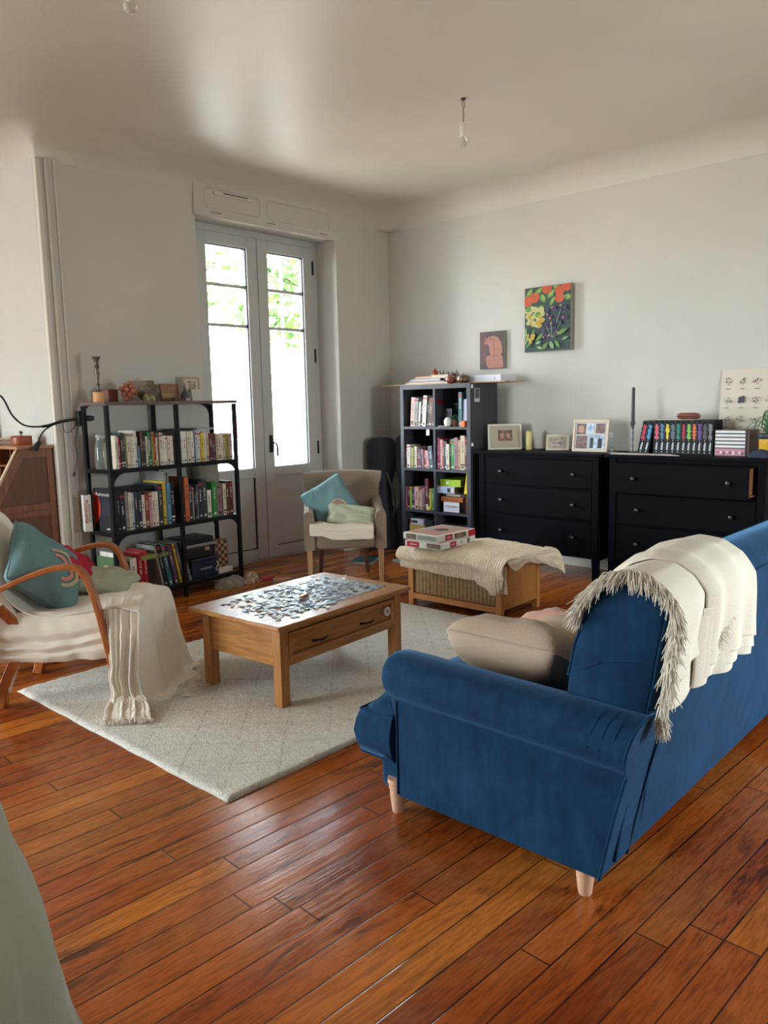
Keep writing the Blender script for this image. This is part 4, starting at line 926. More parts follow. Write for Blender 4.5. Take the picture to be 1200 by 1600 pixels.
# ------------------------------------------------------------------ black dressers
M_bb=wood('black_brown_stain',(8,9,17),(5,6,11),1,.5); M_bb.node_tree.nodes['Principled BSDF'].inputs['Specular IOR Level'].default_value=.05
M_knob=mat('dark_metal_knob',(60,60,66),.3,.7)
def dresser(y1,label,open_top=0):
    """y1 = left (far) end; local x = depth, y = run towards the camera side"""
    y0=y1-1.06; d=thing('chest_of_drawers',label,'dresser',(5.28,y0,0),0,'pair of black chests of drawers'); Wd=1.06; D=.43; pt=.05
    m=MB(); m.box(-.015,D+.0,-.03,Wd+.04,.928,.950); m.build('top',M_bb,d,bevel=.003)
    for x in (0,D-.05):
        for y in (0,Wd-pt):
            m=MB(); m.box(x,x+.05,y,y+pt,.20,.928); vs=[(x,y,.20),(x+.05,y,.20),(x+.05,y+pt,.20),(x,y+pt,.20)]; k=.010
            vs+= [(x+k*(x>0),y+k*(y==0)*0+ (k if y>0 else 0),0),(x+.05-k*(x==0),y+(k if y>0 else 0),0),(x+.05-k*(x==0),y+pt-(k if y==0 else 0),0),(x+k*(x>0),y+pt-(k if y==0 else 0),0)]
            m.add(vs,[(3,2,1,0),(4,5,6,7)]+[(i,(i+1)%4,4+(i+1)%4,4+i) for i in range(4)]); m.build('leg',M_bb,d,bevel=.002)
    for y in (.008,Wd-.024): m=MB(); m.box(.05,D-.05,y,y+.016,.15,.928); m.build('side_panel',M_bb,d)
    m=MB(); m.box(.006,.03,pt,Wd-pt,.902,.928); m.box(.006,.03,pt,Wd-pt,.676,.686); m.box(.006,.03,pt,Wd-pt,.444,.454); m.box(.006,.03,pt,Wd-pt,.165,.195); m.box(.03,.04,pt,Wd-pt,.17,.928); m.box(D-.02,D-.012,pt,Wd-pt,.17,.92); m.build('rail',M_bb,d,bevel=.0015)
    for k,(a,b) in enumerate(((.689,.899),(.457,.673),(.198,.441))):
        o=open_top if k==0 else 0; m=MB(); e=.012 if o else -.003
        m.box(.004-o,.022-o,(pt+.032 if o else pt-e+.002),Wd-pt+e-.002,a,b); w_=m.build('drawer',M_bb,d,bevel=.002)
        if o:
            s=MB(); s.box(.022-o,.30,pt+.036,pt+.05,a+.012,b-.012); s.box(.022-o,.30,Wd-pt-.02,Wd-pt-.006,a+.02,b-.035); s.box(.022-o,.3,pt+.02,Wd-pt-.02,a+.02,a+.026); s.build('drawer_box',wood('raw_drawer_side',(150,104,70),(120,80,52),0,.6),w_)
        for yy in (Wd*.19,Wd*.795):
            kb=MB(); kb.lathe([(.008,0),(.007,.012),(.012,.018),(.0165,.026),(.0165,.032),(.011,.039),(.001,.041)],n=18,M=Matrix.Translation((.004-o,yy,(a+b)/2-.0))@Matrix.Rotation(-PI/2,4,'Y')); kb.build('knob',M_knob,w_)
dresser(3.745,'black chest of drawers nearest the tall bookcase, all drawers closed')
dresser(2.600,'black chest of drawers behind the sofa with its top drawer pulled out',.075)
# ------------------------------------------------------------------ tall cube bookcase
M_kx=mat('grey_black_foil',(58,60,70),.5); M_kin=mat('black_foil_inside',(24,25,32),.55)
KY0,KY1,KX,KT=3.83,4.59,5.28,1.50; ROWS=[(1.142,1.462),(.780,1.120),(.413,.757),(.045,.390)]
def bookcase():
    k=thing('cube_bookcase','tall black cube bookcase with two columns beside the chest of drawers','bookcase',(KX,KY0,0)); W_=KY1-KY0; D=.39
    m=MB(); m.box(0,D,0,.038,0,KT); m.build('side_panel',M_kx,k,bevel=.001); m=MB(); m.box(0,D,W_-.038,W_,0,KT); m.build('side_panel',M_kx,k,bevel=.001)
    m=MB(); m.box(0,D,.038,W_-.038,KT-.038,KT); m.build('top_panel',M_kx,k,bevel=.001); m=MB(); m.box(0,D,.038,W_-.038,0,.045); m.build('bottom_panel',M_kx,k)
    m=MB(); m.box(0.001,D,W_/2-.010,W_/2+.010,.045,KT-.038); m.build('divider',M_kx,k)
    for z in (1.131,.7685,.4015):
        for a,b in ((.038,W_/2-.010),(W_/2+.010,W_-.038)): m=MB(); m.box(0.001,D,a,b,z-.0105,z+.0105); m.build('shelf',M_kx,k)
    m=MB(); m.box(D-.01,D-.004,.038,W_-.038,.045,KT-.038); m.build('back_panel',M_kin,k)
    for z,nm in ((1.487,'cable_clip'),(1.012,'cable_clip')):
        m=MB(); m.box(.012,.03,-.006,0,z-.03,z); m.tube([(.021,-.006,z-.026),(.021,-.006,z-.004)],[.009,.004],8); m.build(nm,mat('white_plastic',(236,236,236),.4),k)
    m=MB(); m.box(.06,.13,-.0015,0,1.345,1.455); m.box(.068,.122,-.0022,-.0015,1.375,1.45,1); m.box(.078,.112,-.0026,-.0022,1.382,1.44,2); m.build('photo_strip',[mat('strip_white',(206,206,200),.4),mat('strip_dark',(40,40,44),.4),mat('strip_grey',(110,108,104),.5,var=.5,vscale=90)],k)
    for (y,z) in ((.43,1.118),): m=MB(); m.box(-.004,0,y,y+.035,z-.05,z); m.build('paper_tag',mat('tag_paper',(206,212,206),.6),k)
bookcase()
# ------------------------------------------------------------------ metal rack
SX0,SX1,SXM,SY0,SY1,ST=2.565,3.662,3.122,4.77,5.06,1.395
def rack():
    r=thing('shelf_unit','low black metal shelf unit filled with books beside the glass door','shelf unit',(SX0,SY0,0)); W_=SX1-SX0; D=SY1-SY0; s=.026; mx=SXM-SX0
    for x in (0,mx-s/2,W_-s):
        for y in (0,D-s): m=MB(); m.box(x,x+s,y,y+s,0,ST-.024); m.build('post',M_dark,r,bevel=.002)
    tw=wood('grey_stained_wood',(110,96,90),(84,72,68),0,.5)
    m=MB(); m.box(-.006,W_+.006,-.006,D,ST-.022,ST); m.build('top_board',tw,r,bevel=.002)
    for z in (.955,.538,.10):
        m=MB(); m.box(s,W_-s,s,D-s,z-.016,z); m.build('shelf_board',wood('dark_board',(72,58,54),(50,40,38),0,.5),r)
        m=MB(); m.box(s,W_-s,0,.012,z-.026,z+.001); m.box(s,W_-s,D-.012,D,z-.026,z+.001); m.box(0,.012,s,D-s,z-.026,z+.001); m.box(W_-.012,W_,s,D-s,z-.026,z+.001); m.build('frame_rail',M_dark,r,bevel=.001)
    def gus(x,z,sx,y):
        m=MB(); R_=.10; p=[(x,z),(x+sx*R_,z)]+[(x+sx*R_*(1-math.sin(a*PI/16)),z-R_*(1-math.cos(a*PI/16))) for a in range(1,9)]
        m.prism(p,1,y,y+.005); m.build('corner_bracket',M_dark,r)
    for z in (ST-.022,.93,.512):
        for y in (.004,D-.010): gus(W_-s,z,-1,y) if not (z>1 and y<.1) else None
    gus(s,.93,1,.004); gus(s,.512,1,.004)
    def gus2(z,x):
        m=MB(); R_=.09; p=[(s,z),(s+R_,z)]+[(s+R_*(1-math.sin(a*PI/16)),z-R_*(1-math.cos(a*PI/16))) for a in range(1,9)]
        p=[(D-q,zz) for q,zz in p]; m.prism(p,0,x,x+.005); m.build('corner_bracket',M_dark,r)
    for z in (ST-.022,): gus2(z,.004)
    return r
RACK0=len(COL.objects); RK=rack()
def turn_rack(objs):
    T=Matrix.Translation((3.12,4.77,0))@Matrix.Rotation(math.radians(4.0),4,'Z')@Matrix.Translation((-3.12,-4.77,0))
    bpy.context.view_layer.update()
    for o in objs:
        if o.parent is None: o.matrix_world=T@o.matrix_world
turn_rack([RK])
# ------------------------------------------------------------------ secretary desk
def desk():
    o1=wood('old_oak',(112,66,38),(84,46,26),2,.5); o2=wood('old_oak_frame',(140,88,50),(106,62,34),2,.45); o3=wood('old_oak_top',(176,128,88),(140,96,62),1,.35)
    y0=5.155; d=thing('secretary_desk','oak slant front writing desk standing in the alcove behind the armchair','desk',(2.40,y0,0)); L=.92
    # side profile (x,z), local x negative to the front
    prof=[(-.005,0),(-.005,1.10),(-.225,1.10),(-.455,.70),(-.455,0)]
    for y,nm in ((0,'side'),(L-.02,'side')):
        m=MB(); m.prism(prof,1,y,y+.02); s=m.build('side_panel',o1,d,bevel=.002)
        if y==0:
            f=MB(); e=-.009
            f.prism([(-.005,0),(-.005,1.10),(-.05,1.10),(-.05,0)],1,e,0); f.prism([(-.05,1.10),(-.225,1.10),(-.205,1.045),(-.05,1.045)],1,e,0)
            f.prism([(-.225,1.10),(-.455,.70),(-.395,.70),(-.20,1.045)],1,e,0); f.prism([(-.05,.74),(-.432,.74),(-.455,.70),(-.455,.655),(-.05,.655)],1,e,0)
            f.prism([(-.455,.655),(-.41,.655),(-.41,0),(-.455,0)],1,e,0); f.prism([(-.05,.15),(-.41,.15),(-.41,.05),(-.05,.05)],1,e,0); f.prism([(-.0,.70),(-.46,.70),(-.46,.69),(-.0,.69)],1,e-.006,0)
            f.build('panel_frame',o2,s,bevel=.002)
    m=MB(); m.box(-.245,.0,-.025,L+.02,1.10,1.122); m.build('top',o3,d,bevel=.006,seg=3)
    m=MB(); m.box(-.455,-.01,.02,L-.02,.70,.72); m.box(-.01,-.004,.02,L-.02,0,1.10); m.box(-.45,-.43,.02,L-.02,.05,.66); m.box(-.44,-.02,.02,L-.02,.05,.07); m.build('carcass',o1,d)
    # slant edge coloured pale for the light falling on it; inside pigeon holes
    m=MB(); m.prism([(-.232,1.10),(-.245,1.095),(-.475,.70),(-.455,.70)],1,-.002,.022); m.prism([(-.232,1.10),(-.245,1.095),(-.475,.70),(-.455,.70)],1,L-.022,L+.002); m.build('slant_edge',mat('lit_edge_tone',(214,190,160),.35),d)
    m=MB(); m.box(-.21,-.02,.02,L-.02,.98,.99); m.box(-.28,-.02,.02,L-.02,.86,.87)
    for q in range(1,5): m.box(-.2,-.02,q*L/5,q*L/5+.01,.87,1.10)
    m.build('pigeon_holes',o2,d)
    m=MB(); m.box(-.80,-.455,.03,L-.03,.675,.70); m.build('fold_down_leaf',o2,d,bevel=.004)
    # on top of it
    m=MB(); m.box(-.11,.11,-.08,.08,0,.006)
    p=MB(); p.lathe([(.062,0),(.066,.012),(.066,.052),(.069,.056),(.064,.062),(.05,.064),(.003,.066)],n=28); b=p.build('wooden_box',mat('reddish_wood_box',(150,78,46),.35,var=.15),loc=(2.275,5.33,1.122)); tag(b,'round reddish wooden lidded box standing on top of the oak desk','box')
    p=MB(); p.tube([(0,0,.066),(0,0,.075)],.006); p.lathe([(.002,.072),(.012,.078),(.013,.086),(.009,.093),(.001,.095)],n=14); p.build('knob',mat('pewter',(100,100,98),.35,.6),b)
    for k,(z,w_,l_,an,cc,lb) in enumerate(((1.1225,.21,.42,3,(226,200,182),'lowest pinkish folder of the paper pile on the oak desk'),(1.135,.20,.40,-2,(236,232,228),'white sheaf of papers in the middle of the desk pile'),(1.150,.19,.36,5,(224,196,176),'topmost salmon coloured notebook of the desk paper pile'))):
        p=MB(); p.box(-w_/2,w_/2,-l_/2,l_/2,0,.011); q=p.build('paper_stack',mat('folder%d'%k,cc,.6),loc=(2.27,5.72,z),rot=math.radians(an),bevel=.002); tag(q,lb,'papers')
    p=MB(); p.lathe([(.001,0),(.05,0),(.055,.03),(.05,.075),(.055,.11),(.048,.15),(.052,.19),(.05,.23),(.03,.27),(.03,.28)],n=28); q=p.build('glass_vase',mat('mottled_peach_glass',(214,190,160),.15,var=.35,vscale=14,coat=.5),loc=(2.3,6.02,1.162-.04)); tag(q,'mottled peach vase on the oak desk at the left picture edge','vase')
desk()
# clip lamp with goose-neck and cable
def lamp():
    l=thing('clamp_lamp','black goose-neck clamp lamp fixed to the shelf unit post','lamp',(SX0,SY1-.015,1.29)); R=V((SX0,SY1-.015,1.29))
    W=lambda x,y,ax,v:at(x,y,ax,v)-R
    m=MB(); m.rbox((-.01,0,0),(.05,.05,.10)); m.rbox((.05,0,-.0),(.06,.03,.03)); m.tube([(.05,-.02,0),(.05,.02,0)],.02,12); m.build('clamp',M_black,l,bevel=.004)
    pts=[(-.02,0,0),W(95,659,1,5.06),W(70,666,1,5.04),W(40,665,1,5.02),W(20,650,1,5.0),W(8,628,1,4.98),W(0,618,1,4.97),W(-20,606,1,4.95),W(-45,600,1,4.93)]
    m=MB(); c=crv(pts,50); m.tube(c[:14],.0095,10); m.build('sleeve',M_black,l); m=MB(); m.tube(c,.0055,10); m.build('goose_neck',M_black,l)
    h=c[-1]; m=MB(); m.tube([h,h+V((-.03,0,.0)),h+V((-.10,-.01,-.05))],[.02,.035,.05],16); m.build('lamp_head',M_black,l)
    m=MB(); m.tube(crv([W(88,661,1,5.05),W(70,672,1,5.06),W(62,684,1,5.07),W(60,692,1,5.08)],20),.005,8); m.build('second_neck',M_black,l)
    e=W(58,696,1,5.085); m=MB(); m.tube([e+V((.02,0,.025)),e,e+V((-.015,0,-.03))],[.012,.018,.018],12); m.build('spot_head',M_black,l)
    m=MB(); m.tube(crv([(-.03,0,-.02),W(112,672,1,5.06),W(104,676,1,5.05),W(98,666,1,5.05),W(100,661,1,5.05)],24),.002,6)
    m.build('cable_loop',M_black,l)
    m=MB(); m.tube(crv([(-.02,-.0,-.03),W(117,690,1,5.075),W(121,712,1,5.08),W(117,738,1,5.08)],24),.002,6); m.tube([W(117,738,1,5.08),W(116,744,1,5.08)],.006,8); m.build('switch_cable',M_black,l)
lamp()
# ------------------------------------------------------------------ soft guitar cases in the corner
def gcase(px,label,H_,body,rz,col,lean):
    c=thing('guitar_case',label,'guitar case',px,rz,'soft instrument cases in the corner')
    prof=[(0,.0),(.13,.0),(.185,.06),(.195,.16),(.165,.28),(.14,.36),(.15,.45),(.13,.54),(.075,.60),(.05,.66),(.055,.80),(.09,.88),(.09,.98),(.07,1.04),(.0,1.06)] if not body else body
    rows=[]; n=20
    for (w,z) in [(p.x,p.z) for p in crv([(a,0,b) for a,b in prof],44)]:
        w=max(w,.004); d=.062*min(1,(w/.08))**.7+.002
        rows.append([V((w*math.cos(2*PI*j/n)*1,d*math.copysign(abs(math.sin(2*PI*j/n))**.6,math.sin(2*PI*j/n))+lean*z,max(.002,z)*H_)) for j in range(n)])
    m=MB(); m.grid(rumple(rows,.006,8,1),closed=True); m.f+= [tuple(range(n))]; m.m+=[0]; m.build('shell',mat('nylon_'+str(col[2]),col,.6,bump=.2,bscale=200,sheen=.2),c,smooth=70)
    m=MB(); m.tube(crv([(.10,-.07+lean*.3,.30*H_),(.12,-.11+lean*.4,.42*H_),(.09,-.10+lean*.6,.60*H_),(.05,-.07+lean*.75,.72*H_)],18),.012,8,flat=(1,0,0)); m.build('shoulder_strap',mat('grey_webbing',(66,74,72),.8),c)
P1=[(0,0),(.15,0),(.20,.06),(.19,.18),(.14,.30),(.095,.42),(.085,.55),(.105,.66),(.13,.76),(.14,.90),(.13,.98),(.09,1.03),(0,1.045)]
gcase((5.36,4.90,0),'dark navy soft guitar case leaning in the corner, left of the two',1.0,P1,math.radians(-52),(20,27,44),.06)
gcase((5.50,4.70,0),'slimmer slate blue guitar case tucked between the navy case and bookcase',1.02,P1,math.radians(-70),(36,46,62),.04)
m=MB(); m.box(-.12,.12,-.09,.09,0,.012); m.box(-.11,.13,-.08,.10,.012,.02,1); o=m.build('magazine',[mat('mag_white',(190,190,186),.5),mat('mag_teal',(40,92,110),.4)],loc=(4.83,4.62,0),rot=.5); tag(o,'magazines lying on the floor behind the tub chair legs','magazine')
m=MB(); m.box(-.10,.10,-.07,.07,0,.012); o=m.build('magazine',mat('mag_grey',(150,150,148),.5),loc=(5.05,4.35,0),rot=-.3); tag(o,'grey brochure on the floor between tub chair and bookcase','magazine')
# ------------------------------------------------------------------ covered seat at the lower left edge
def grey_cover():
    a=thing('covered_stool','seat hidden under a grey green cloth at the lower left picture edge','seat',(.33,1.45,0))
    rows=[]; R=V((.30,1.52,0)); n=60
    P0=[(.085,.70),(.13,.695),(.165,.675),(.19,.63),(.205,.52),(.225,.38),(.25,.2),(.275,.06),(.285,.01)]
    for r_,z in [(p.x,p.z) for p in crv([(a_,0,b) for a_,b in [(.001,.702)]+P0],70)]:
        row=[]
        for j in range(n):
            th=2*PI*j/n; fold=max(0,(.68-z))*(.055*math.sin(th*8+1.2*math.sin(th*2)+z*2)+.03*math.sin(th*19+z*5))
            row.append(V(((r_+fold)*math.cos(th)*1.05,(r_+fold)*math.sin(th)*1.0,z)))
        rows.append(row)
    m=MB(); m.grid(rumple(rows,.012,6,4),closed=True); m.build('cloth_cover',mat('grey_green_linen',(150,148,132),.92,bump=.25,bscale=160),a,smooth=180)
grey_cover()
# ------------------------------------------------------------------ bare bulbs
def bulb(x,y,label,L=.20):
    b=thing('pendant_bulb',label,'lamp',(x,y,CZ)); m=MB(); m.lathe([(.014,0),(.014,-.01),(.006,-.014)],n=14); m.build('ceiling_hook_plate',mat('hook_grey',(60,52,44),.5),b)
    m=MB(); m.tube([(0,0,-.01),(.012,0,-.025),(.012,0,-.045),(0,0,-.055),(-.010,0,-.04),(-.006,0,-.02)],.003,6); m.tube([(0,0,-.055),(.003,0,-.09),(0,0,-.14)],.0035,6); m.build('cord',mat('cord_grey',(120,110,96),.6),b)
    m=MB(); m.lathe([(.006,-.135),(.019,-.142),(.021,-.15),(.021,-.195),(.018,-.20),(.018,-.212),(.015,-.215)],n=20); m.build('lamp_holder',mat('white_holder',(214,208,196),.4),b)
    m=MB(); m.lathe([(.012,-.212),(.015,-.225),(.024,-.235),(.027,-.248),(.022,-.262),(.010,-.27),(.001,-.272)],n=24); m.build('bulb_glass',mat('frosted_bulb',(226,222,210),.15,trans=.55),b)
bulb(3.94,2.897,'bare bulb in a white holder hanging from the ceiling near its centre')
bulb(1.752,2.84,'bare bulb cut off by the top picture edge, upper left')
# ------------------------------------------------------------------ books
CN={'cream':(214,204,184),'white':(224,220,210),'red':(168,30,38),'charcoal':(52,56,62),'olive':(148,150,70),'sky blue':(92,150,180),'brown':(84,60,48),'navy':(26,34,54),'green':(52,136,72),'grey':(140,140,136),'yellow':(206,178,60),'orange':(196,104,56),'purple':(84,56,92),'pink':(206,160,164),'black':(20,20,24),'teal':(38,96,104),'maroon':(98,28,38),'tan':(168,138,100),'mauve':(146,104,120),'rust':(142,72,48),'pale blue':(170,188,204),'lavender':(180,176,204),'lime':(150,190,50),'beige':(190,172,148),'slate':(74,86,98),'magenta':(150,40,90)}
M_pages=mat('page_edges',(212,204,186),.8,bump=.2,bscale=400,stretch=(1,1,1)); M_ink=mat('spine_ink',(40,38,40),.6); M_inkw=mat('spine_light_print',(222,218,208),.6); M_inkr=mat('spine_red_print',(176,32,44),.6); M_inky=mat('spine_yellow_print',(214,190,60),.6)
def cm(c): return mat('cover_'+c.replace(' ','_'),CN[c],.5,var=.10,vscale=18)
ORD=['first','second','third','fourth','fifth','sixth','seventh','eighth','ninth','tenth','eleventh','twelfth','thirteenth','fourteenth','fifteenth','sixteenth','seventeenth','eighteenth','nineteenth','twentieth','twenty-first','twenty-second','twenty-third','twenty-fourth','twenty-fifth']
BR=random.Random(21)
def book(w,h,d,c,loc,rz=0,lean=0,label='',group=None,marks=1,ink=None,name='book',M=None,cat='book'):
    """spine on local -Y, width along X"""
    m=MB(); t=min(.003,w*.14); g=.004
    m.box(-w/2,w/2,0,t,0,h); m.box(-w/2,-w/2+t,t,d,0,h); m.box(w/2-t,w/2,t,d,0,h); m.box(-w/2+t,w/2-t,t,d-g,g,h-g,1)
    e=.0006; lt=ink if ink is not None else (3 if sum(CN[c])<330 else 2)
    if marks:
        k=BR.randint(0,3); ww=w*.5
        # title set as a run of short strokes, plus a publisher mark
        z=h*(.42+.1*BR.random()); 
        if w>.012:
            for i in range(int(h*.34/.006)):
                if BR.random()<.8: m.box(-ww*.35*BR.uniform(.5,1),ww*.35*BR.uniform(.5,1),-e,0,z+i*.006,z+i*.006+.0036,lt)
            m.box(-w*.22,w*.22,-e,0,h*.06,h*.06+w*.4,lt)
            if k==0: m.box(-w/2+.0005,w/2-.0005,-e*.6,0,h*.88,h*.93,4)
            if k==1: m.box(-w/2+.0005,w/2-.0005,-e*.6,0,h*.14,h*.18,lt)
        else: m.box(-w*.18,w*.18,-e,0,h*.3,h*.8,lt)
    o=m.build(name,[cm(c),M_pages,M_ink,M_inkw,M_inkr],smooth=0); o.location=loc
    o.rotation_euler=(0,lean,rz)
    if M is not None: o.matrix_world=M
    return tag(o,label,cat,group)
def row(spec, plane, zb, depth, where, group, start=0):
    """spec: list of (px0,px1,py_top,colour[,lean]); spines stand on the given plane"""
    ax,val=plane; k=start
    for s in spec:
        x0,x1,yt,c=s[:4]; ln=s[4] if len(s)>4 else 0; ym=s[5] if len(s)>5 else yt
        a=at(x0,yt+20,ax,val); b=at(x1,yt+20,ax,val); top=at((x0+x1)/2,yt,ax,val).z; h=max(.08,top-zb); dd=min(depth,h*.72)
        big='tall' if h>.24 else ('slim' if abs((b-a)[0 if ax==1 else 1])<.02 else 'medium' if h>.18 else 'short')
        lab='%s %s book, %s from the left %s'%(big,c,ORD[min(k,24)],where)
        off=BR.uniform(0,.012)
        if ax==1: w=b.x-a.x; book(w*.97,h,dd,c,((a.x+b.x)/2,val+off,zb+.0008),0,ln,lab,group)
        else: w=a.y-b.y; book(w*.97,h,dd,c,(val+off,(a.y+b.y)/2,zb+.0008),-PI/2,ln,lab,group)
        k+=1
    return k
FY=4.80
_before=set(COL.objects)
r1=[(140.5,144,681,'cream'),(144,146,682,'white'),(146,149,683,'red'),(149,153,676,'charcoal'),(153.5,157,677,'charcoal'),(157,160,681,'olive'),(160,165,682,'cream'),(165,168,682,'cream'),(168,172,682,'white'),(172,176,673,'white'),(176,178,683,'cream'),(178,181,697,'sky blue'),(181,185,675,'brown'),(185,190,677,'navy'),(190,194,682,'cream'),(194,196.5,675,'green')]
r1=[(x+36,y+36,t,c) for x,y,t,c in r1]
G1='books on the upper board of the metal shelf unit'
n=row(r1,(1,FY),.9555,.21,"on the metal unit's upper board",G1)
r1b=[(240,243,682,'red'),(243,247,684,'cream'),(249,254,676,'cream'),(254,258,681,'white'),(258,262,681,'white'),(262,266,681,'cream'),(266,271,681,'white')]
row([(x,y,t,c) for x,y,t,c in [(232.5,236,676,'slate'),(236,240,675,'olive')]]+r1b,(1,FY),.9555,.21,"left of the unit's middle post, upper board",G1)
r1c=[(279,284,674,'grey'),(284,288,674,'white'),(288,294,674,'white'),(295,301,674,'cream'),(301,305.5,674,'white'),(305.5,307,674,'navy'),(307,311,673,'pale blue'),(311,316,674,'cream'),(316,321,676,'yellow'),(321,326,675,'cream'),(326,331,676,'beige'),(331,334.5,677,'maroon'),(334.5,337,679,'brown'),(337,341,686,'purple'),(341,345,677,'beige'),(345,350,678,'cream'),(350,354,679,'white'),(354,358,678,'beige'),(358,363,678,'olive'),(363,368,677,'pink')]
row(r1c,(1,FY),.9555,.21,"right of the middle post, upper board",G1)
G2='books on the middle board of the metal shelf unit'
r2=[(180.5,184,768,'black'),(184.5,193,770,'black'),(193,198,768,'grey'),(198,203,769,'cream'),(203.5,208,770,'pale blue'),(208.5,214,768,'charcoal'),(214,220,767,'navy'),(220.5,226,773,'white'),(226,232,771,'rust'),(232,236.5,770,'pink'),(236.5,242,769,'cream'),(242,247,768,'white'),(247.5,254,756,'charcoal'),(254,258,752,'yellow'),(258,261,737,'grey'),(261,267,755,'sky blue'),(267,273,751,'black')]
row(r2,(1,FY),.5385,.22,"on the metal unit's middle board",G2)
r2b=[(283.5,289.5,761,'brown'),(290,297,746,'orange'),(297,303,758,'navy'),(303,306,762,'grey'),(306,309,765,'black'),(309,312.5,757,'slate'),(313,320,752,'navy'),(320,327.5,750,'charcoal'),(328,334.5,766,'white'),(335,343.5,753,'green'),(344,353,763,'mauve'),(353.5,358.5,756,'cream'),(359,364,752,'brown'),(364,370,752,'maroon')]
row(r2b,(1,FY),.5385,.22,"right of the middle post, middle board",G2)
G3='books and magazines on the bottom board of the metal shelf unit'
r3=[(182.5,184.5,865,'white'),(184.5,189,868,'orange'),(189,194,872,'beige'),(194,201,878,'black'),(202,213,872,'white'),(214,222,864,'red'),(222,228,860,'red')]
row(r3,(1,FY),.1005,.24,"on the metal unit's bottom board",G3)
def leaning(x0,x1,yt,c,deg,lab):
    a=at(x0,yt+20,1,FY); b=at(x1,yt+20,1,FY); h=at(x0,yt,1,FY).z-.1
    book(max(.012,(b.x-a.x)),h/math.cos(math.radians(deg)),.21,c,((a.x+b.x)/2+.11,FY,.104),0,-math.radians(deg),lab,G3)
for i,(x0,x1,yt,c,l) in enumerate(((229,232,856,'grey','grey magazine leaning left, nearest the red binder'),(233,238,853,'black','black album leaning left beside the grey magazine'),(240,247,853,'teal','teal album leaning left in the middle of the bottom board'),(250,256,855,'purple','purple album leaning left behind the teal one'),(259,262,852,'yellow','thin yellow magazine leaning left on the bottom board'),(263,267,851,'slate','slate folder leaning left just before the middle post'))): leaning(x0,x1,yt,c,11,l)
book(.020,.30,.2,'grey',(3.20,FY+.02,.102),0,-math.radians(14),'silver grey magazine leaning left just right of the middle post',G3)
# large face-on things in the rack
def panel(name,label,cat,O,X,Z,w,h,th,mats,draw,bevel=.001,base='body',matsi=0):
    """thin box with its front in the plane (X,Z) at O, painted shapes laid on the face"""
    X=V(X).normalized(); Z=V(Z).normalized(); N=X.cross(Z).normalized()  # N points to the viewer side (-Y for X=+x, Z=+z)
    M=Matrix(((X.x,-N.x,Z.x,O[0]),(X.y,-N.y,Z.y,O[1]),(X.z,-N.z,Z.z,O[2]),(0,0,0,1)))
    m=MB(); m.box(0,w,0,th,0,h)
    lay=[0]
    def poly(pts,mi,eps=None):
        lay[0]+=1; pts=[(min(1,max(0,u)),min(1,max(0,v))) for u,v in pts]; e=-.0004-.00012*lay[0]; m.add([(u*w,e,v*h) for u,v in pts],[tuple(range(len(pts)))],mi)
    def ell(cx,cy,rx,ry,mi,rot=0,n=14): poly([(cx+rx*math.cos(2*PI*i/n)*math.cos(rot)-ry*math.sin(2*PI*i/n)*math.sin(rot)*h/w, cy+(rx*math.cos(2*PI*i/n)*math.sin(rot)*w/h+ry*math.sin(2*PI*i/n)*math.cos(rot))) for i in range(n)],mi)
    def rect(a,b,c,d,mi): poly([(a,c),(b,c),(b,d),(a,d)],mi)
    draw(poly,ell,rect)
    me=bpy.data.meshes.new(name); me.from_pydata([tuple(v) for v in m.v],[],m.f)
    for q in mats: me.materials.append(q)
    me.polygons.foreach_set('material_index',m.m); bm=bmesh.new(); bm.from_mesh(me)
    bmesh.ops.recalc_face_normals(bm,faces=bm.faces[:6]); 
    for f in bm.faces[6:]:
        if f.normal.y>0: f.normal_flip()
    bm.to_mesh(me); bm.free()
    o=bpy.data.objects.new(name,me); COL.objects.link(o); o.matrix_world=M
    return tag(o,label,cat) if label else o
C=lambda n,c,r=.55,**k: mat(n,c,r,**k)
a0=at(139,842,1,4.775); 
o=panel('book','big black astronomy book with red planet cover, facing out at shelf left end','book',(2.598,5.04,.5385),(0,-1,0),(.02,0,1),.235,.285,.028,[C('astro_black',(18,20,30)),C('astro_red',(190,44,34),var=.15),C('astro_white',(206,206,206)),C('astro_grey',(58,64,78))],
  lambda P,E,R:(P([(.0,.16)]+[(.33*math.cos(math.radians(a)),.54+.38*math.sin(math.radians(a))) for a in range(-84,86,8)]+[(0,.92)],1),[R(.42,.96,.66-.035*i,.668-.035*i+.004,3) for i in range(9)],R(.62,.78,.045,.08,2)))
M_aw=MATS['astro_white']; text_obj('Astronomie',.036,'title',M_aw,o,frame_M((.12,-.0035,.247),(1,0,0),(0,0,1)))
b=book(.048,.245,.07,'white',(2.530,5.0,.5395),math.radians(-20),0,'white book with red and black lettering sticking out of the left end',None,marks=0)
text_obj('Philosophie',.034,'spine_title',M_inkr,b,frame_M((-.010,-.0012,.135),(0,0,-1),(1,0,0))); text_obj('dictionnaire de',.020,'spine_title',M_ink,b,frame_M((.012,-.0012,.125),(0,0,-1),(1,0,0)))
o=panel('picture_card','dark portrait print in a pale blue mount on the upper board','picture',(2.655,4.95,.9555),(0,-1,0),(.03,0,1),.14,.195,.012,[C('mount_blue',(198,212,220)),C('print_dark',(64,60,74),var=.4,vscale=60),C('print_light',(190,186,184))],
  lambda P,E,R:(R(.22,.86,.08,.78,1),[R(.64,.74,.15+.14*i,.22+.14*i,2) for i in range(4)],R(.16,.95,.84,.96,2)))
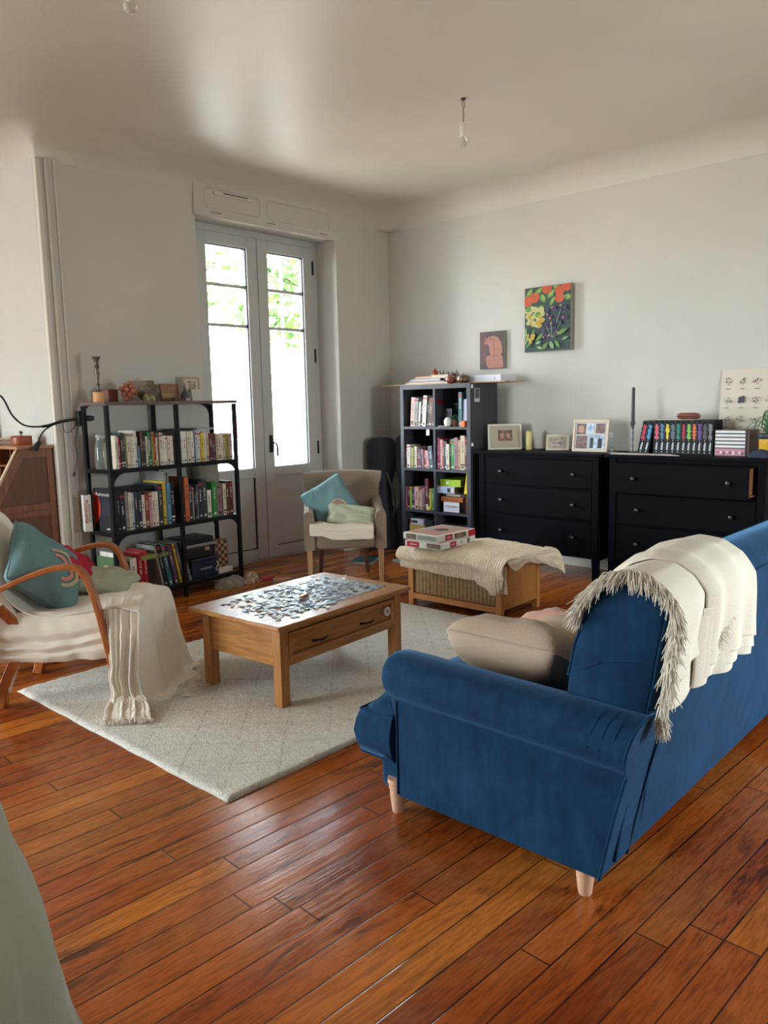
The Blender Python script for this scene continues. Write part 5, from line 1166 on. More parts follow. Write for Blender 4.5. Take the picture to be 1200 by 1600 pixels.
o=thing('carafe','clear glass carafe behind the left post on the upper board','carafe',(2.615,4.93,.9555)); m=MB(); m.lathe([(.040,0),(.042,.01),(.042,.13),(.034,.17),(.027,.185),(.028,.21)],n=24); m.build('glass_body',mat('carafe_glass',(220,228,228),.05,trans=.85),o); m=MB(); m.lathe([(.030,.205),(.032,.21),(.032,.222),(.028,.228)],n=20); m.build('lid',mat('carafe_lid',(196,200,200),.3,trans=.4),o)
# flat stacks on top of the upright books
for i,(x0,x1,z,c,l) in enumerate(((2.93,3.10,1.18,'black','thin black booklet lying across the books, left of the middle post'),(3.13,3.31,1.186,'black','black booklet lying flat across the books right of the middle post'),(3.34,3.50,1.186,'pale blue','pale blue booklet lying flat across the right hand books'))):
    m=MB(); m.box(x0,x1,4.84,4.98,z,z+.012); o=m.build('booklet',[cm(c)],bevel=.002); tag(o,l,'booklet')
m=MB(); m.box(-.19,.19,0,.17,0,.022); o=m.build('folder',[cm('black')],loc=(2.91,4.86,.795),bevel=.003); tag(o,'glossy black folder lying flat on the middle board books','folder')
m=MB(); m.box(0,.012,0,.24,0,.36); o=m.build('folder',[cm('grey')],loc=(3.035,4.81,.5385)); tag(o,'tall grey file board standing behind the yellow book, middle board','folder')
m=MB(); m.lathe([(.0,.0),(.095,.0),(.10,.01),(.10,.40),(.095,.41),(.0,.41)],n=32); o=m.build('lampshade',mat('grey_paper_shade',(150,144,130),.8),loc=(3.50,4.97,.5385)); tag(o,'tall grey cylindrical paper shade behind the green book','lampshade')
o=panel('album','green landscape book with a beige tree on its cover, bottom board','book',(2.586,5.04,.1010),(0,-1,0),(.01,0,1),.24,.262,.012,[C('album_green',(78,108,70),var=.2,vscale=9),C('album_tree',(178,152,112),var=.15,vscale=30),C('album_brown',(96,84,56))],
  lambda P,E,R:(E(.52,.5,.28,.30,1),R(.5,.54,.05,.4,2),[P([(.5,.45),(.5+.25*math.cos(a),.5+.26*math.sin(a)),(.52,.46)],2) for a in (.5,1.2,1.9,2.6)]))
o=book(.03,.22,.26,'olive',(0,0,0),label='large olive and cream album lying flat on the bottom board books',marks=0,cat='book'); o.matrix_world=Matrix.Translation((2.78,4.80,.335))@Matrix.Rotation(PI/2,4,'Y')
m=MB(); m.box(2.80,3.02,4.84,5.02,.30,.334); 
# right hand bay: boxes, chess set, power strip
o=thing('document_case','black case with a silver band resting on the navy tool box','case',(3.30,4.91,.253)); m=MB(); m.box(-.13,.13,-.10,.12,0,.085); m.build('body',mat('case_black',(26,26,32),.4),o,bevel=.008); m=MB(); m.box(-.132,.132,-.102,.122,.085,.105); m.build('silver_band',mat('case_silver',(150,154,160),.35,.4),o,bevel=.002); m=MB(); m.box(-.14,.12,-.10,.12,.105,.15); m.build('lid',mat('case_black2',(20,20,26),.35),o,bevel=.008); m=MB(); m.box(.03,.07,-.106,-.10,.05,.075); m.build('clasp',mat('clasp_steel',(190,188,176),.3,.6),o)
o=thing('tool_box','navy blue plastic tool box at the bottom right of the metal shelf unit','box',(3.33,4.90,.1005)); m=MB(); m.box(-.12,.12,-.09,.11,0,.125); m.build('body',mat('navy_plastic',(24,40,66),.35),o,bevel=.008); m=MB(); m.box(-.128,.128,-.098,.118,.125,.15); m.build('lid',MATS['navy_plastic'],o,bevel=.006); m=MB(); m.box(-.05,.06,-.094,-.09,.06,.075); m.build('label_plate',mat('plate_grey',(110,124,142),.4),o)
o=panel('chess_board','folding wooden chess board leaning in the right bay of the shelf unit','chess board',(3.455,4.99,.1005),(.93,-.35,0),(.02,.06,1),.20,.235,.035,[C('walnut_side',(128,78,50)),C('chess_light',(188,140,96)),C('chess_dark',(70,44,34))],
  lambda P,E,R:[R(.04+.115*i,.04+.115*(i+1),.04+.115*j,.04+.115*(j+1),1 if (i+j)%2 else 2) for i in range(8) for j in range(8)])
o=thing('power_strip','white power strip with cable on the bottom board beside the tool box','power strip',(3.52,4.83,.1005),.15); m=MB(); m.box(-.075,.075,-.024,.024,0,.04); m.build('housing',mat('strip_plastic',(214,206,190),.45),o,bevel=.006); m=MB(); m.tube(crv([(-.075,0,.02),(-.10,-.01,.05),(-.085,-.02,.09),(-.09,.03,.13)],20),.004,8); m.build('cable',MATS['strip_plastic'],o)
RACKED=set(COL.objects)-_before
# bag and slippers on the floor
def lump(name,label,cat,loc,rz,w,d,h,m_,seed,amp=.2):
    rows=[]; n=28
    for i in range(11):
        f=i/10*PI*.5; r=math.cos(f)**.6; z=math.sin(f)*h; rows.append([V((w*r*math.cos(2*PI*j/n),d*r*math.sin(2*PI*j/n),z)) for j in range(n)])
    m=MB(); g=rumple(rows,min(w,d,h)*amp,14,seed); 
    for r in g:
        for p in r: p.z=max(.001,p.z)
    m.grid(g,closed=True); o=m.build(name,m_,loc=loc,rot=rz,smooth=180); return tag(o,label,cat)
lump('cloth_bag','crumpled grey fabric bag on the floor beneath the shelf unit','bag',(3.52,4.80,0),.1,.13,.09,.075,mat('bag_grey',(150,144,132),.9,var=.35,vscale=30),2)
lump('cloth_bag','cream and brown patterned bag on the floor right of the rack leg','bag',(3.70,4.77,0),.3,.075,.06,.085,mat('bag_pattern',(206,188,164),.9,vscale=34,col2=(120,84,62)),5)
o=thing('slipper','red floral slipper on the floorboards right of the patterned bag','slipper',(3.86,4.66,0),-.62); m=MB(); p=[(-.02,0)]; sole=[(.125*math.cos(2*PI*i/24)*1,(.042+.008*math.cos(2*PI*i/24))*math.sin(2*PI*i/24)) for i in range(24)]; m.prism(sole,2,0,.012); m.build('sole',mat('slipper_pink',(206,120,120),.7,vscale=40,col2=(150,160,120)),o,bevel=.003)
m=MB(); g=[[V((-.03-.085*t,.045*math.cos(a),.012+.038*math.sin(a)*(1-.5*t))) for a in [PI*i/10 for i in range(11)]] for t in (0,.3,.6,.85,1)]; m.grid(g); m.build('upper',mat('slipper_red',(170,20,44),.7),o,smooth=180,solid=.003)
# ------------------------------------------------------------------ on top of the rack
_before=set(COL.objects)
m=MB(); m.tube([(0,0,0),(0,0,.065)],.038,28); o=m.build('wooden_disc',mat('pale_turned_wood',(216,162,110),.5),loc=(2.625,4.93,ST),smooth=40); tag(o,'pale round wood block under the tall pewter candlestick','block')
m=MB(); m.lathe([(.022,0),(.020,.006),(.010,.014),(.009,.04),(.013,.05),(.009,.06),(.011,.10),(.016,.125),(.010,.14),(.013,.155),(.017,.165),(.011,.175),(.016,.205),(.026,.225),(.028,.228),(.010,.226)],n=20); o=m.build('candlestick',mat('aged_pewter',(104,96,86),.4,.7),loc=(2.625,4.93,ST+.065)); tag(o,'tall slender pewter candlestick on the round wood block','candlestick')
m=MB(); m.rbox((0,0,.0),(.085,.085,.085)); o=m.build('wooden_box',mat('dark_red_wood',(104,52,42),.35),loc=(2.745,5.0,ST+.043),bevel=.003,rot=.2); tag(o,'dark red wooden cube box behind the star ornament','box')
star=thing('star_ornament','copper brown wooden star burst ornament on the shelf unit top','ornament',(2.83,4.90,ST+.072)); dirs=[(1,0,0),(-1,0,0),(0,0,1),(0,0,-1),(0,-1,0),(0,1,0)]+[(a,0,b) for a in (-.72,.72) for b in (-.72,.72)]+[(a,-.72,0) for a in (-.72,.72)]+[(0,-.72,b) for b in (-.72,.72)]
for q,dv in enumerate(dirs):
    d_=V(dv).normalized(); d_=Matrix.Rotation(.25,3,'Y')@d_; m=MB(); m.ribbon([d_*.004,d_*(.068 if q<6 else .058)],.024,.024,d_.orthogonal()); m.build('wooden_bar',mat('copper_wood',(176,110,84),.35,var=.2,vscale=20),star,bevel=.003)
m=MB(); m.lathe([(.03,0),(.055,.015),(.078,.05),(.080,.075),(.066,.105),(.042,.125),(.040,.135),(.048,.143),(.044,.143),(.034,.13)],n=36); o=m.build('clay_pot',mat('speckled_clay',(120,108,90),.7,vscale=30,col2=(86,76,62),bump=.3,bscale=50),loc=(3.03,4.96,ST)); tag(o,'round speckled clay pot with narrow neck on the shelf unit top','pot')
m=MB(); m.lathe([(.044,0),(.046,.004),(.046,.012),(.041,.03),(.028,.052),(.001,.060)],n=28); o=m.build('glass_dome',mat('paperweight_glass',(196,186,140),.1,trans=.4,vscale=25,col2=(120,120,80)),loc=(2.955,4.85,ST)); tag(o,'small domed glass paperweight in front of the clay pot','paperweight')
o=panel('carved_plaque','brown and pink painted wood plaque behind the oil bottle','plaque',(3.165,4.99,ST),(1,0,0),(0,.1,1),.155,.125,.02,[C('plaque_brown',(140,100,76),var=.2,vscale=20),C('plaque_pink',(164,112,90)),C('plaque_sand',(160,136,96))],lambda P,E,R:(R(.03,.97,.55,.62,1),R(.05,.95,.2,.48,2),[R(.05+.1*i,.11+.1*i,.66,.82,1) for i in range(9)]))
o=thing('oil_bottle','small dark blue glass bottle with thin spout on the rack top','bottle',(3.30,4.90,ST)); m=MB(); m.lathe([(.028,0),(.031,.01),(.030,.045),(.012,.075),(.008,.085),(.008,.095)],n=22); m.build('glass_body',mat('blue_glass',(58,66,84),.1,coat=.5),o); m=MB(); m.tube([(0,0,.09),(.002,0,.11),(-.003,0,.155)],[.006,.006,.003],8); m.build('spout',mat('spout_metal',(70,66,66),.3,.7),o)
o=thing('wooden_tray','small dark wooden tray with a beige end in front of the plaque','tray',(3.20,4.84,ST)); m=MB(); m.box(-.055,.085,-.02,.02,0,.018); m.tube([(-.06,0,.009),(-.03,0,.009)],.012,10); m.build('body',mat('tray_wood',(84,58,50),.5),o,bevel=.003); m=MB(); m.box(.045,.086,-.021,.021,.002,.019); m.build('label',mat('tray_label',(184,160,150),.5),o)
def pframe(name,label,P0,P1,h,lean,fw,fcol,mount,photo,cat='picture frame',th=.015,rough=.4):
    """standing photo frame: bottom edge P0->P1, leaning back"""
    P0=V(P0);P1=V(P1); X=(P1-P0).normalized(); w=(P1-P0).length; N=V((X.y,-X.x,0)); N=N if N.dot(V((-1,-1,0)))>0 else -N
    Z=(V((0,0,1))-N*math.tan(lean)).normalized(); Yb=X.cross(Z) if False else -N
    Yv=Z.cross(X).normalized(); M=Matrix(((X.x,Yv.x,Z.x,P0.x),(X.y,Yv.y,Z.y,P0.y),(X.z,Yv.z,Z.z,P0.z),(0,0,0,1)))
    t=thing(name,label,cat); t.matrix_world=M; sg=1
    m=MB(); m.box(0,w,0,th,0,fw); m.box(0,w,0,th,h-fw,h); m.box(0,fw,0,th,fw,h-fw); m.box(w-fw,w,0,th,fw,h-fw); m.build('frame',mat(name+str(fcol),fcol,rough),t,bevel=.0015)
    m=MB(); m.box(fw,w-fw,.006,.010,fw,h-fw); m.build('mount',mat('mount'+str(mount),mount,.7),t); photo(t,w,h)
    m=MB(); m.add([(w*.4,th,h*.75),(w*.6,th,h*.75),(w*.6,th+h*.35,.0),(w*.4,th+h*.35,.0)],[(0,1,2,3)]); m.build('easel_back',M_black,t,solid=.003,smooth=0)
    return t
def photo(rects,mats):
    def f(t,w,h):
        m=MB()
        for k,(a,b,c,d,mi) in enumerate(rects):
            e=.0055-.0002*k; m.add([(a*w,e,c*h),(b*w,e,c*h),(b*w,e,d*h),(a*w,e,d*h)],[(0,1,2,3)],mi)
        m.build('photograph',mats,t,smooth=0)
    return f
pg=C('photo_grey',(120,110,100),vscale=60,col2=(180,170,156))
pframe('photo_frame','small gold wooden photo frame at the right end of the shelf unit top',(3.345,4.955,ST),(3.475,4.935,ST),.175,.12,.014,(176,150,112),(206,198,184),photo([(.26,.76,.38,.84,0)],[pg]))
m=MB(); m.box(0,.095,0,.004,0,.085); o=m.build('note_card',mat('card_white',(196,192,186),.7),loc=(3.365,4.90,ST)); o.rotation_euler=(-.15,0,.05); tag(o,'blank white card leaning against the gold photo frame','card')
RACKED|=set(COL.objects)-_before; turn_rack(RACKED)
# ------------------------------------------------------------------ tall bookcase contents
KX_=5.29; GK='books in the black cube bookcase'
def kb(spec,ri,where,start=0): return row(spec,(0,KX_),ROWS[ri][0],.30,where,GK,start)
kb([(640,645.5,621,'pink',.07),(645.5,651.5,622,'grey',.07),(652,655,628,'white',.08),(655,658.5,625,'black',.08),(658.5,664,618,'white',.08),(664,668,626,'charcoal',.08),(668,673.5,621,'brown',.08),(673.5,678.5,624,'maroon',.08)],0,"in the bookcase's top left cube")
kb([(629,633,700,'pink'),(633,635,698,'maroon'),(635,640,695,'white'),(640,643,699,'tan'),(643,646.5,700,'olive'),(646.5,650.5,698,'cream'),(650.5,654,702,'rust'),(654,658,702,'purple',-.06),(658,662,702,'mauve',-.08),(662,666,703,'rust',-.1),(666,670,704,'pink',-.12),(670.5,677,697,'slate',-.1)],1,"in the bookcase's second left cube")
kb([(683,686,684,'magenta'),(686,690,687,'pink'),(690,693,689,'rust'),(693,697,690,'teal'),(697,701.5,694,'cream'),(701.5,704,687,'black'),(704,709,686,'green'),(709,714,684,'mauve'),(714,719,688,'tan'),(719,726,681,'beige'),(726,729,684,'maroon'),(729,734,689,'white')],1,"in the bookcase's second right cube")
kb([(632,636,760,'mauve'),(636,640,760,'maroon'),(640,642.5,761,'lime'),(642.5,646.5,763,'navy'),(646.5,653,761,'pink'),(653,656,766,'tan'),(656,659,766,'beige'),(659,663,763,'mauve'),(663,668,748,'maroon'),(668,671,764,'black'),(671,674,764,'yellow'),(674,678,763,'green')],2,"in the bookcase's third left cube")
zt=ROWS[0][0]
m=MB(); m.lathe([(.02,0),(.035,.012),(.04,.028),(.037,.028),(.03,.01)],n=22); o=m.build('bowl',mat('bowl_grey',(150,150,150),.4),loc=(5.42,4.27,ROWS[0][0]+.255)); tag(o,'small grey bowl balanced on the books in the top left cube','bowl')
y_=lambda px,x=5.33: at(px,650,0,x).y
o=panel('postcard','black and white postcard standing in the top right cube','postcard',(5.42,y_(686,5.42),zt),(0,-1,0),(.08,0,1),.13,.15,.004,[C('post_grey',(150,150,148)),C('post_dark',(50,50,52),vscale=50,col2=(130,130,130))],lambda P,E,R:R(.08,.92,.1,.9,1))
o=panel('postcard','dark lettered card leaning behind the little plant','postcard',(5.52,y_(705,5.52),zt),(0,-1,0),(.05,0,1),.11,.20,.004,[C('card_dark',(24,28,36)),C('card_line',(80,88,98))],lambda P,E,R:([R(.1+.11*i,.15+.11*i,.1,.75,1) for i in range(8)],R(.05,.95,.9,.95,1)))
o=thing('desk_lamp','little white round clip lamp in the top right cube','lamp',(5.33,y_(700),zt)); m=MB(); m.lathe([(.001,0),(.025,.005),(.036,.03),(.034,.055),(.02,.075),(.001,.08)],n=26); m.build('head',mat('lamp_white',(226,226,220),.35),o); m=MB(); m.tube(crv([(-.01,.0,.004),(-.05,.03,.006),(-.06,.06,.003)],10),.004,8); m.build('cable',MATS['lamp_white'],o)
def leafy(o,n,r,z0,mat_,seed,l=.06,w=.012):
    rr=random.Random(seed); m=MB()
    for k in range(n):
        a=rr.uniform(0,2*PI); e=rr.uniform(.1,1.2); d=V((math.cos(a)*math.cos(e),math.sin(a)*math.cos(e),math.sin(e))); b=V((rr.uniform(-r,r),rr.uniform(-r,r),z0)); ll=l*rr.uniform(.6,1.2); p=[b,b+d*ll*.5+V((0,0,.01)),b+d*ll]; m.ribbon(crv(p,6),[w*.4,w*.9,w,w*.8,w*.5,w*.1],.0012,d.cross(V((0,0,1))).normalized() if abs(d.z)<.99 else (1,0,0))
    return m.build('leaves',mat_,o)
o=thing('potted_plant','small bushy green plant in a brown pot in the top right cube','plant',(5.36,y_(712,5.36),zt)); m=MB(); m.lathe([(.028,0),(.036,.04),(.039,.055),(.034,.055),(.03,.045)],n=22); m.build('pot',mat('pot_brown',(110,66,54),.7),o); leafy(o,70,.02,.05,mat('leaf_dark',(44,92,60),.5),3,.06)
book(.035,.285,.25,'teal',(KX_,y_(723.5),zt+.001),-PI/2,0,'teal folder standing in the top right cube above an orange label',GK)
m=MB(); m.box(-.03,.03,-.02,.02,0,.05); o=m.build('carton',mat('orange_carton',(222,120,50),.5),loc=(5.265+.03,y_(725,5.29),zt),rot=0,bevel=.002); tag(o,'tiny orange carton at the foot of the teal folder','box')
m=MB(); m.prism([(-.045,0),(.045,0),(.038,.225),(-.038,.235)],0,0,.12); o=m.build('paper_bag',mat('lilac_paper',(186,190,218),.7),loc=(5.30,y_(730,5.30),zt),bevel=.004); tag(o,'pale lilac paper bag in the top right cube','bag')
m=MB(); m.lathe([(.022,0),(.022,.25),(.010,.27),(.010,.285),(.014,.29),(.014,.305),(.001,.312)],n=18); o=m.build('bottle',mat('bottle_grey',(150,154,158),.25),loc=(5.45,y_(731,5.45),zt)); tag(o,'grey bottle with white cap behind the lilac paper bag','bottle')
# board games in the third right cube
zb=ROWS[2][0]; GG='board games stacked in the third right cube'
def game(y0,y1,x0,d,z,h,col,label,draw=None,rz=0):
    m=MB(); w=y0-y1; m.box(0,d,-w,0,0,h); 
    if draw: draw(m,w,h)
    mats=[C('game_'+str(col),col,.45)]+[M_inkw,M_ink,M_inkr,C('game_side_dark',(88,70,56),.5)]
    o=m.build('board_game',mats,loc=(x0,y0,z),rot=rz); return tag(o,label,'board game',GG)
yy=lambda px:at(px,780,0,5.29).y
game(yy(687),yy(721),5.34,.27,zb+.001,.090,(60,30,34),'dark maroon game box at the bottom of the board game stack')
game(yy(687),yy(721),5.31,.29,zb+.092,.038,(176,100,52),'orange brown game box above the maroon one',lambda m,w,h:[m.box(-.0006,0,-w*.1-i*.02,-w*.1-i*.02-.008,.008,.02,2) for i in range(8)])
game(yy(688),yy(722),5.33,.27,zb+.131,.030,(70,58,60),'dark game box with white label in the middle of the stack',lambda m,w,h:m.box(-.0008,0,-w*.8,-w*.15,.006,.022,1))
game(yy(680.5),yy(709),5.30,.28,zb+.162,.058,(178,190,222),'pale lilac game box, second from the top of the stack',lambda m,w,h:(m.box(-.0008,0,-w*.78,-w*.62,.01,.045,2),m.box(-.0008,0,-w*.95,-w*.82,.008,.05,1),m.box(0,.28,-w-.0008,-w,.004,h-.004,4)))
game(yy(684.5),yy(716.5),5.32,.27,zb+.221,.058,(158,190,44),'lime green game box on top of the board game stack',lambda m,w,h:(m.box(-.0008,0,-w*.42,-w*.3,.02,.04,1),m.box(0,.27,-w-.0008,-w,.004,h-.004,4)))
o=panel('note_sheet','white sheet with a printed word hanging in front of the game stack','paper',(5.300,yy(692),zb+.004),(0,-1,0),(0,0,1),.165,.085,.0015,[C('sheet_white',(222,224,236))],lambda P,E,R:None)
text_obj('6 SAVANTS',.026,'printed_word',mat('sheet_print',(90,84,110),.6),o,frame_M((.085,-.001,.045),(1,0,0),(0,0,1)))
o=panel('triangle_box','yellow triangular game box at the right of the third right cube','board game',(5.285,yy(725.5),zb+.17),(0,-1,0),(0,0,1),.05,.20,.10,[C('tri_yellow',(226,204,30))],lambda P,E,R:None); 
bm=bmesh.new(); bm.from_mesh(o.data)
for v in bm.verts:
    if v.co.z>.1: v.co.x=.044 if v.co.x>.02 else .034
bm.to_mesh(o.data); bm.free(); text_obj('COLOR',.024,'printed_word',M_ink,o,frame_M((.032,-.0012,.075),(.12,0,1),(-1,0,.12)))
m=MB(); m.box(0,.10,-.018,.018,0,.165); o=m.build('board_game',C('game_brownred',(110,62,40),.5),loc=(5.30,yy(729.5),zb+.001)); tag(o,'narrow brown red box beneath the yellow triangular one','board game')
m=MB(); m.lathe([(.001,0),(.016,.006),(.021,.02),(.016,.035),(.001,.042)],n=18); o=m.build('ball',mat('pale_yellow',(220,216,120),.5),loc=(5.268+.0,at(669,797,0,5.28).y,zb)); tag(o,'small pale yellow ball before the books in the third left cube','ball'); o.location.x=5.285
zb=ROWS[3][0]
game(at(640,820,0,5.3).y,at(662,820,0,5.3).y,5.30,.26,.19,.085,(196,168,96),'yellow patterned game box in the bottom left cube',None)
game(at(641,812,0,5.3).y,at(659.5,812,0,5.3).y,5.30,.26,.276,.05,(206,210,228),'white and blue game box on top of the yellow patterned one',lambda m,w,h:(m.box(-.0008,0,-w*.6,-w*.1,.014,.036,2),m.box(-.0006,.0,-w*.06,0,.0,h,3)))
game(at(640,820,0,5.3).y,at(668,820,0,5.3).y,5.31,.26,zb+.001,.143,(84,80,84),'grey box at the base of the bottom left cube')
game(at(661,812,0,5.3).y,at(673,812,0,5.3).y,5.32,.24,zb+.001,.27,(52,58,60),'dark grey green box standing in the bottom left cube')
game(at(690,830,0,5.33).y,at(732,830,0,5.33).y,5.34,.26,zb+.001,.26,(28,30,40),'black box filling the bottom right cube')
# on top of the bookcase
tb=wood('beech_board',(206,170,130),(184,146,106),1,.45)
m=MB(); m.box(5.38,5.64,3.56,4.90,KT,KT+.010); o=m.build('wooden_board',tb,bevel=.003); tag(o,'long pale wooden board lying on the bookcase, sticking out both sides','board')
ty=lambda px,x: at(px,590,0,x).y
def flat(px0,px1,x0,d,z,h,c,label,name='book',ang=0):
    m=MB(); a,b=ty(px0,x0),ty(px1,x0); w=a-b; m.box(0,d,-w,0,0,h); m.box(-.0008,.0,-w+.01,-.01,h*.3,h*.7,1); o=m.build(name,[cm(c),M_pages],loc=(x0,a,z),bevel=.001,rot=ang); return tag(o,label,'book',GT)
GT='flat books on top of the bookcase'; Z0=KT+.0105
flat(634,700,5.40,.2,Z0,.012,'white','white booklet at the bottom of the flat pile on the bookcase')
flat(636,694,5.41,.2,Z0+.0125,.010,'magenta','thin magenta book above the white booklet on the bookcase')
flat(641,688,5.42,.18,Z0+.023,.020,'pale blue','pale blue book in the middle of the bookcase pile')
flat(648,676,5.44,.16,Z0+.0435,.022,'orange','faded orange book on top of the left pile on the bookcase')
flat(673,700,5.41,.15,Z0+.0435,.030,'beige','beige and green book under the copper bell')
m=MB(); m.lathe([(.020,0),(.026,.005),(.024,.025),(.014,.04),(.006,.045),(.007,.055),(.001,.06)],n=20); o=m.build('copper_bell',mat('red_copper',(168,72,52),.25,.5),loc=(5.47,ty(680,5.47),Z0+.074)); tag(o,'little red copper bell standing on the beige book','bell')
rr=random.Random(4); m=MB()
for k in range(46):
    a=rr.uniform(-.085,.085); p=V((rr.uniform(-.03,.03),a,rr.uniform(0,.03))); q=p+V((rr.uniform(-.03,.03),rr.uniform(-.05,.05),rr.uniform(-.01,.05))); p.z=max(p.z,.003); q.z=max(q.z,.004); m.tube([p,(p+q)/2+V((0,.004,.006)),q],[.0035,.003,.001],5)
o=m.build('thorn_wreath',mat('dark_twig',(44,32,34),.7),loc=(5.46,ty(703,5.46),Z0+.046)); tag(o,'dark thorny twig wreath lying behind the brown gourds','wreath')
flat(694,722,5.41,.15,Z0+.0235,.022,'charcoal','charcoal book under the thorny wreath'); 
for (px,rx,hh,c,l) in ((704.5,.046,.072,(128,66,44),'reddish brown round gourd at the front of the bookcase top'),(724,.058,.074,(98,72,52),'wider olive brown gourd at the front of the bookcase top')):
    m=MB(); m.lathe([(.001,0),(rx*.6,.004),(rx*.95,hh*.3),(rx,hh*.5),(rx*.85,hh*.8),(rx*.4,hh*.97),(.006,hh),(.004,hh+.008)],n=26); o=m.build('gourd',mat('gourd'+str(c[0]),c,.3,var=.3,vscale=25,coat=.4),loc=(5.335,ty(px,5.335),KT)); tag(o,l,'gourd')
m=MB(); m.box(0,.22,-.30,0,0,.052); m.box(-.0008,0,-.245,-.238,.012,.03,1); o=m.build('flat_box',[mat('white_carton',(214,218,230),.5),M_ink],loc=(5.40,ty(735,5.40),Z0),bevel=.002); tag(o,'long flat white box at the right end of the bookcase top','box')
# ------------------------------------------------------------------ on the dressers
DT=.9505; dy=lambda px,x,py=690: at(px,py,0,x).y
ph1=C('photo_couple',(150,110,92),vscale=45,col2=(84,58,52)); ph2=C('photo_face',(186,140,120)); phb=C('photo_sea',(150,144,132),vscale=30,col2=(190,184,172)); phc=C('photo_dark',(70,56,56),vscale=60,col2=(140,110,104)); phd=C('photo_blue',(120,150,186),vscale=30,col2=(210,220,232)); phk=C('photo_black',(30,34,44))
def couple(t,w,h):
    m=MB(); 
    m.add([(w*.30,.0055,h*.34),(w*.72,.0055,h*.34),(w*.72,.0055,h*.76),(w*.30,.0055,h*.76)],[(0,1,2,3)],0)
    for cx in (.42,.60):
        for e,(rx,rz,mi,dz) in ((.0052,(.09,.17,2,.01)),(.0049,(.055,.11,1,-.01))): m.add([(w*(cx+rx*math.cos(a*PI/8)),e,h*(.55+dz+rz*math.sin(a*PI/8))) for a in range(16)],[tuple(range(16))],mi)
    m.build('photograph',[ph1,ph2,phc],t,smooth=0)
pframe('photo_frame','white framed photo of two faces standing beside the tall bookcase',(5.40,dy(763,5.40,698),DT),(5.58,dy(816,5.58,694),DT),.215,.24,.016,(214,208,196),(172,164,144),couple)
o=thing('pillar_candle','pale yellow pillar candle between the two photo frames','candle',(5.55,dy(826.5,5.55),DT)); m=MB(); m.lathe([(.024,0),(.025,.003),(.025,.145),(.022,.150),(.003,.146)],n=26); m.build('wax',mat('yellow_wax',(214,202,138),.5,var=.1,vscale=18),o); m=MB(); m.tube([(0,0,.146),(.001,0,.158)],.0015,6); m.build('wick',M_black,o)
pframe('photo_frame','small white framed beach photo between candle and collage',(5.53,dy(853,5.53,697),DT),(5.60,dy(889,5.60,697),DT),.125,.22,.014,(214,206,190),(196,186,166),photo([(.14,.86,.16,.84,0),(.25,.8,.45,.5,1)],[phb,phc]))
pframe('photo_frame','pale wooden collage frame holding several snapshots',(5.50,dy(893,5.50,700),DT),(5.50,dy(948,5.50,700),DT),.245,.14,.017,(204,186,164),(196,190,186),photo([(.10,.42,.10,.50,0),(.10,.36,.54,.88,0),(.40,.60,.58,.88,1),(.64,.90,.58,.88,0),(.46,.90,.10,.52,1),(.50,.60,.12,.44,2),(.72,.84,.12,.42,2),(.15,.3,.6,.8,3)],[phc,phd,phk,ph2]))
m=MB(); m.lathe([(.032,0),(.033,.003),(.033,.006),(.006,.010),(.008,.03),(.013,.04),(.014,.15),(.012,.152),(.012,.05),(.005,.035),(.001,.03)],n=22); o=m.build('bud_vase',mat('clear_glass',(226,232,230),.03,trans=.9),loc=(5.44,dy(956,5.44),DT)); tag(o,'slim clear glass bud vase right of the collage frame','vase')
o=thing('candle_holder','tall dark twisted candlestick with a black candle on the dresser','candlestick',(5.46,dy(988,5.46),DT)); m=MB(); m.lathe([(.026,0),(.024,.006),(.010,.016),(.006,.04),(.010,.055),(.006,.07),(.009,.10),(.006,.125),(.010,.15),(.007,.17),(.009,.19),(.016,.21),(.019,.228),(.012,.23)],n=18); m.build('holder',mat('holder_pewter',(96,88,88),.35,.6),o); m=MB(); m.tube([(0,0,.225),(0,0,.475)],[.0135,.0115],16); m.build('candle',mat('black_wax',(44,42,50),.45),o)
m=MB(); m.prism([(5.33,2.62),(5.46,2.66),(5.47,2.24),(5.34,2.12)],2,DT,DT+.003); m.prism([(5.36,2.42),(5.40,2.44),(5.40,2.30),(5.36,2.28)],2,DT+.003,DT+.0034,1); o=m.build('paper_sheet',[mat('sheet_cream',(224,218,208),.5),mat('sheet_figure',(170,150,134),.6)]); tag(o,'large white printed sheet lying flat on the right dresser','paper')
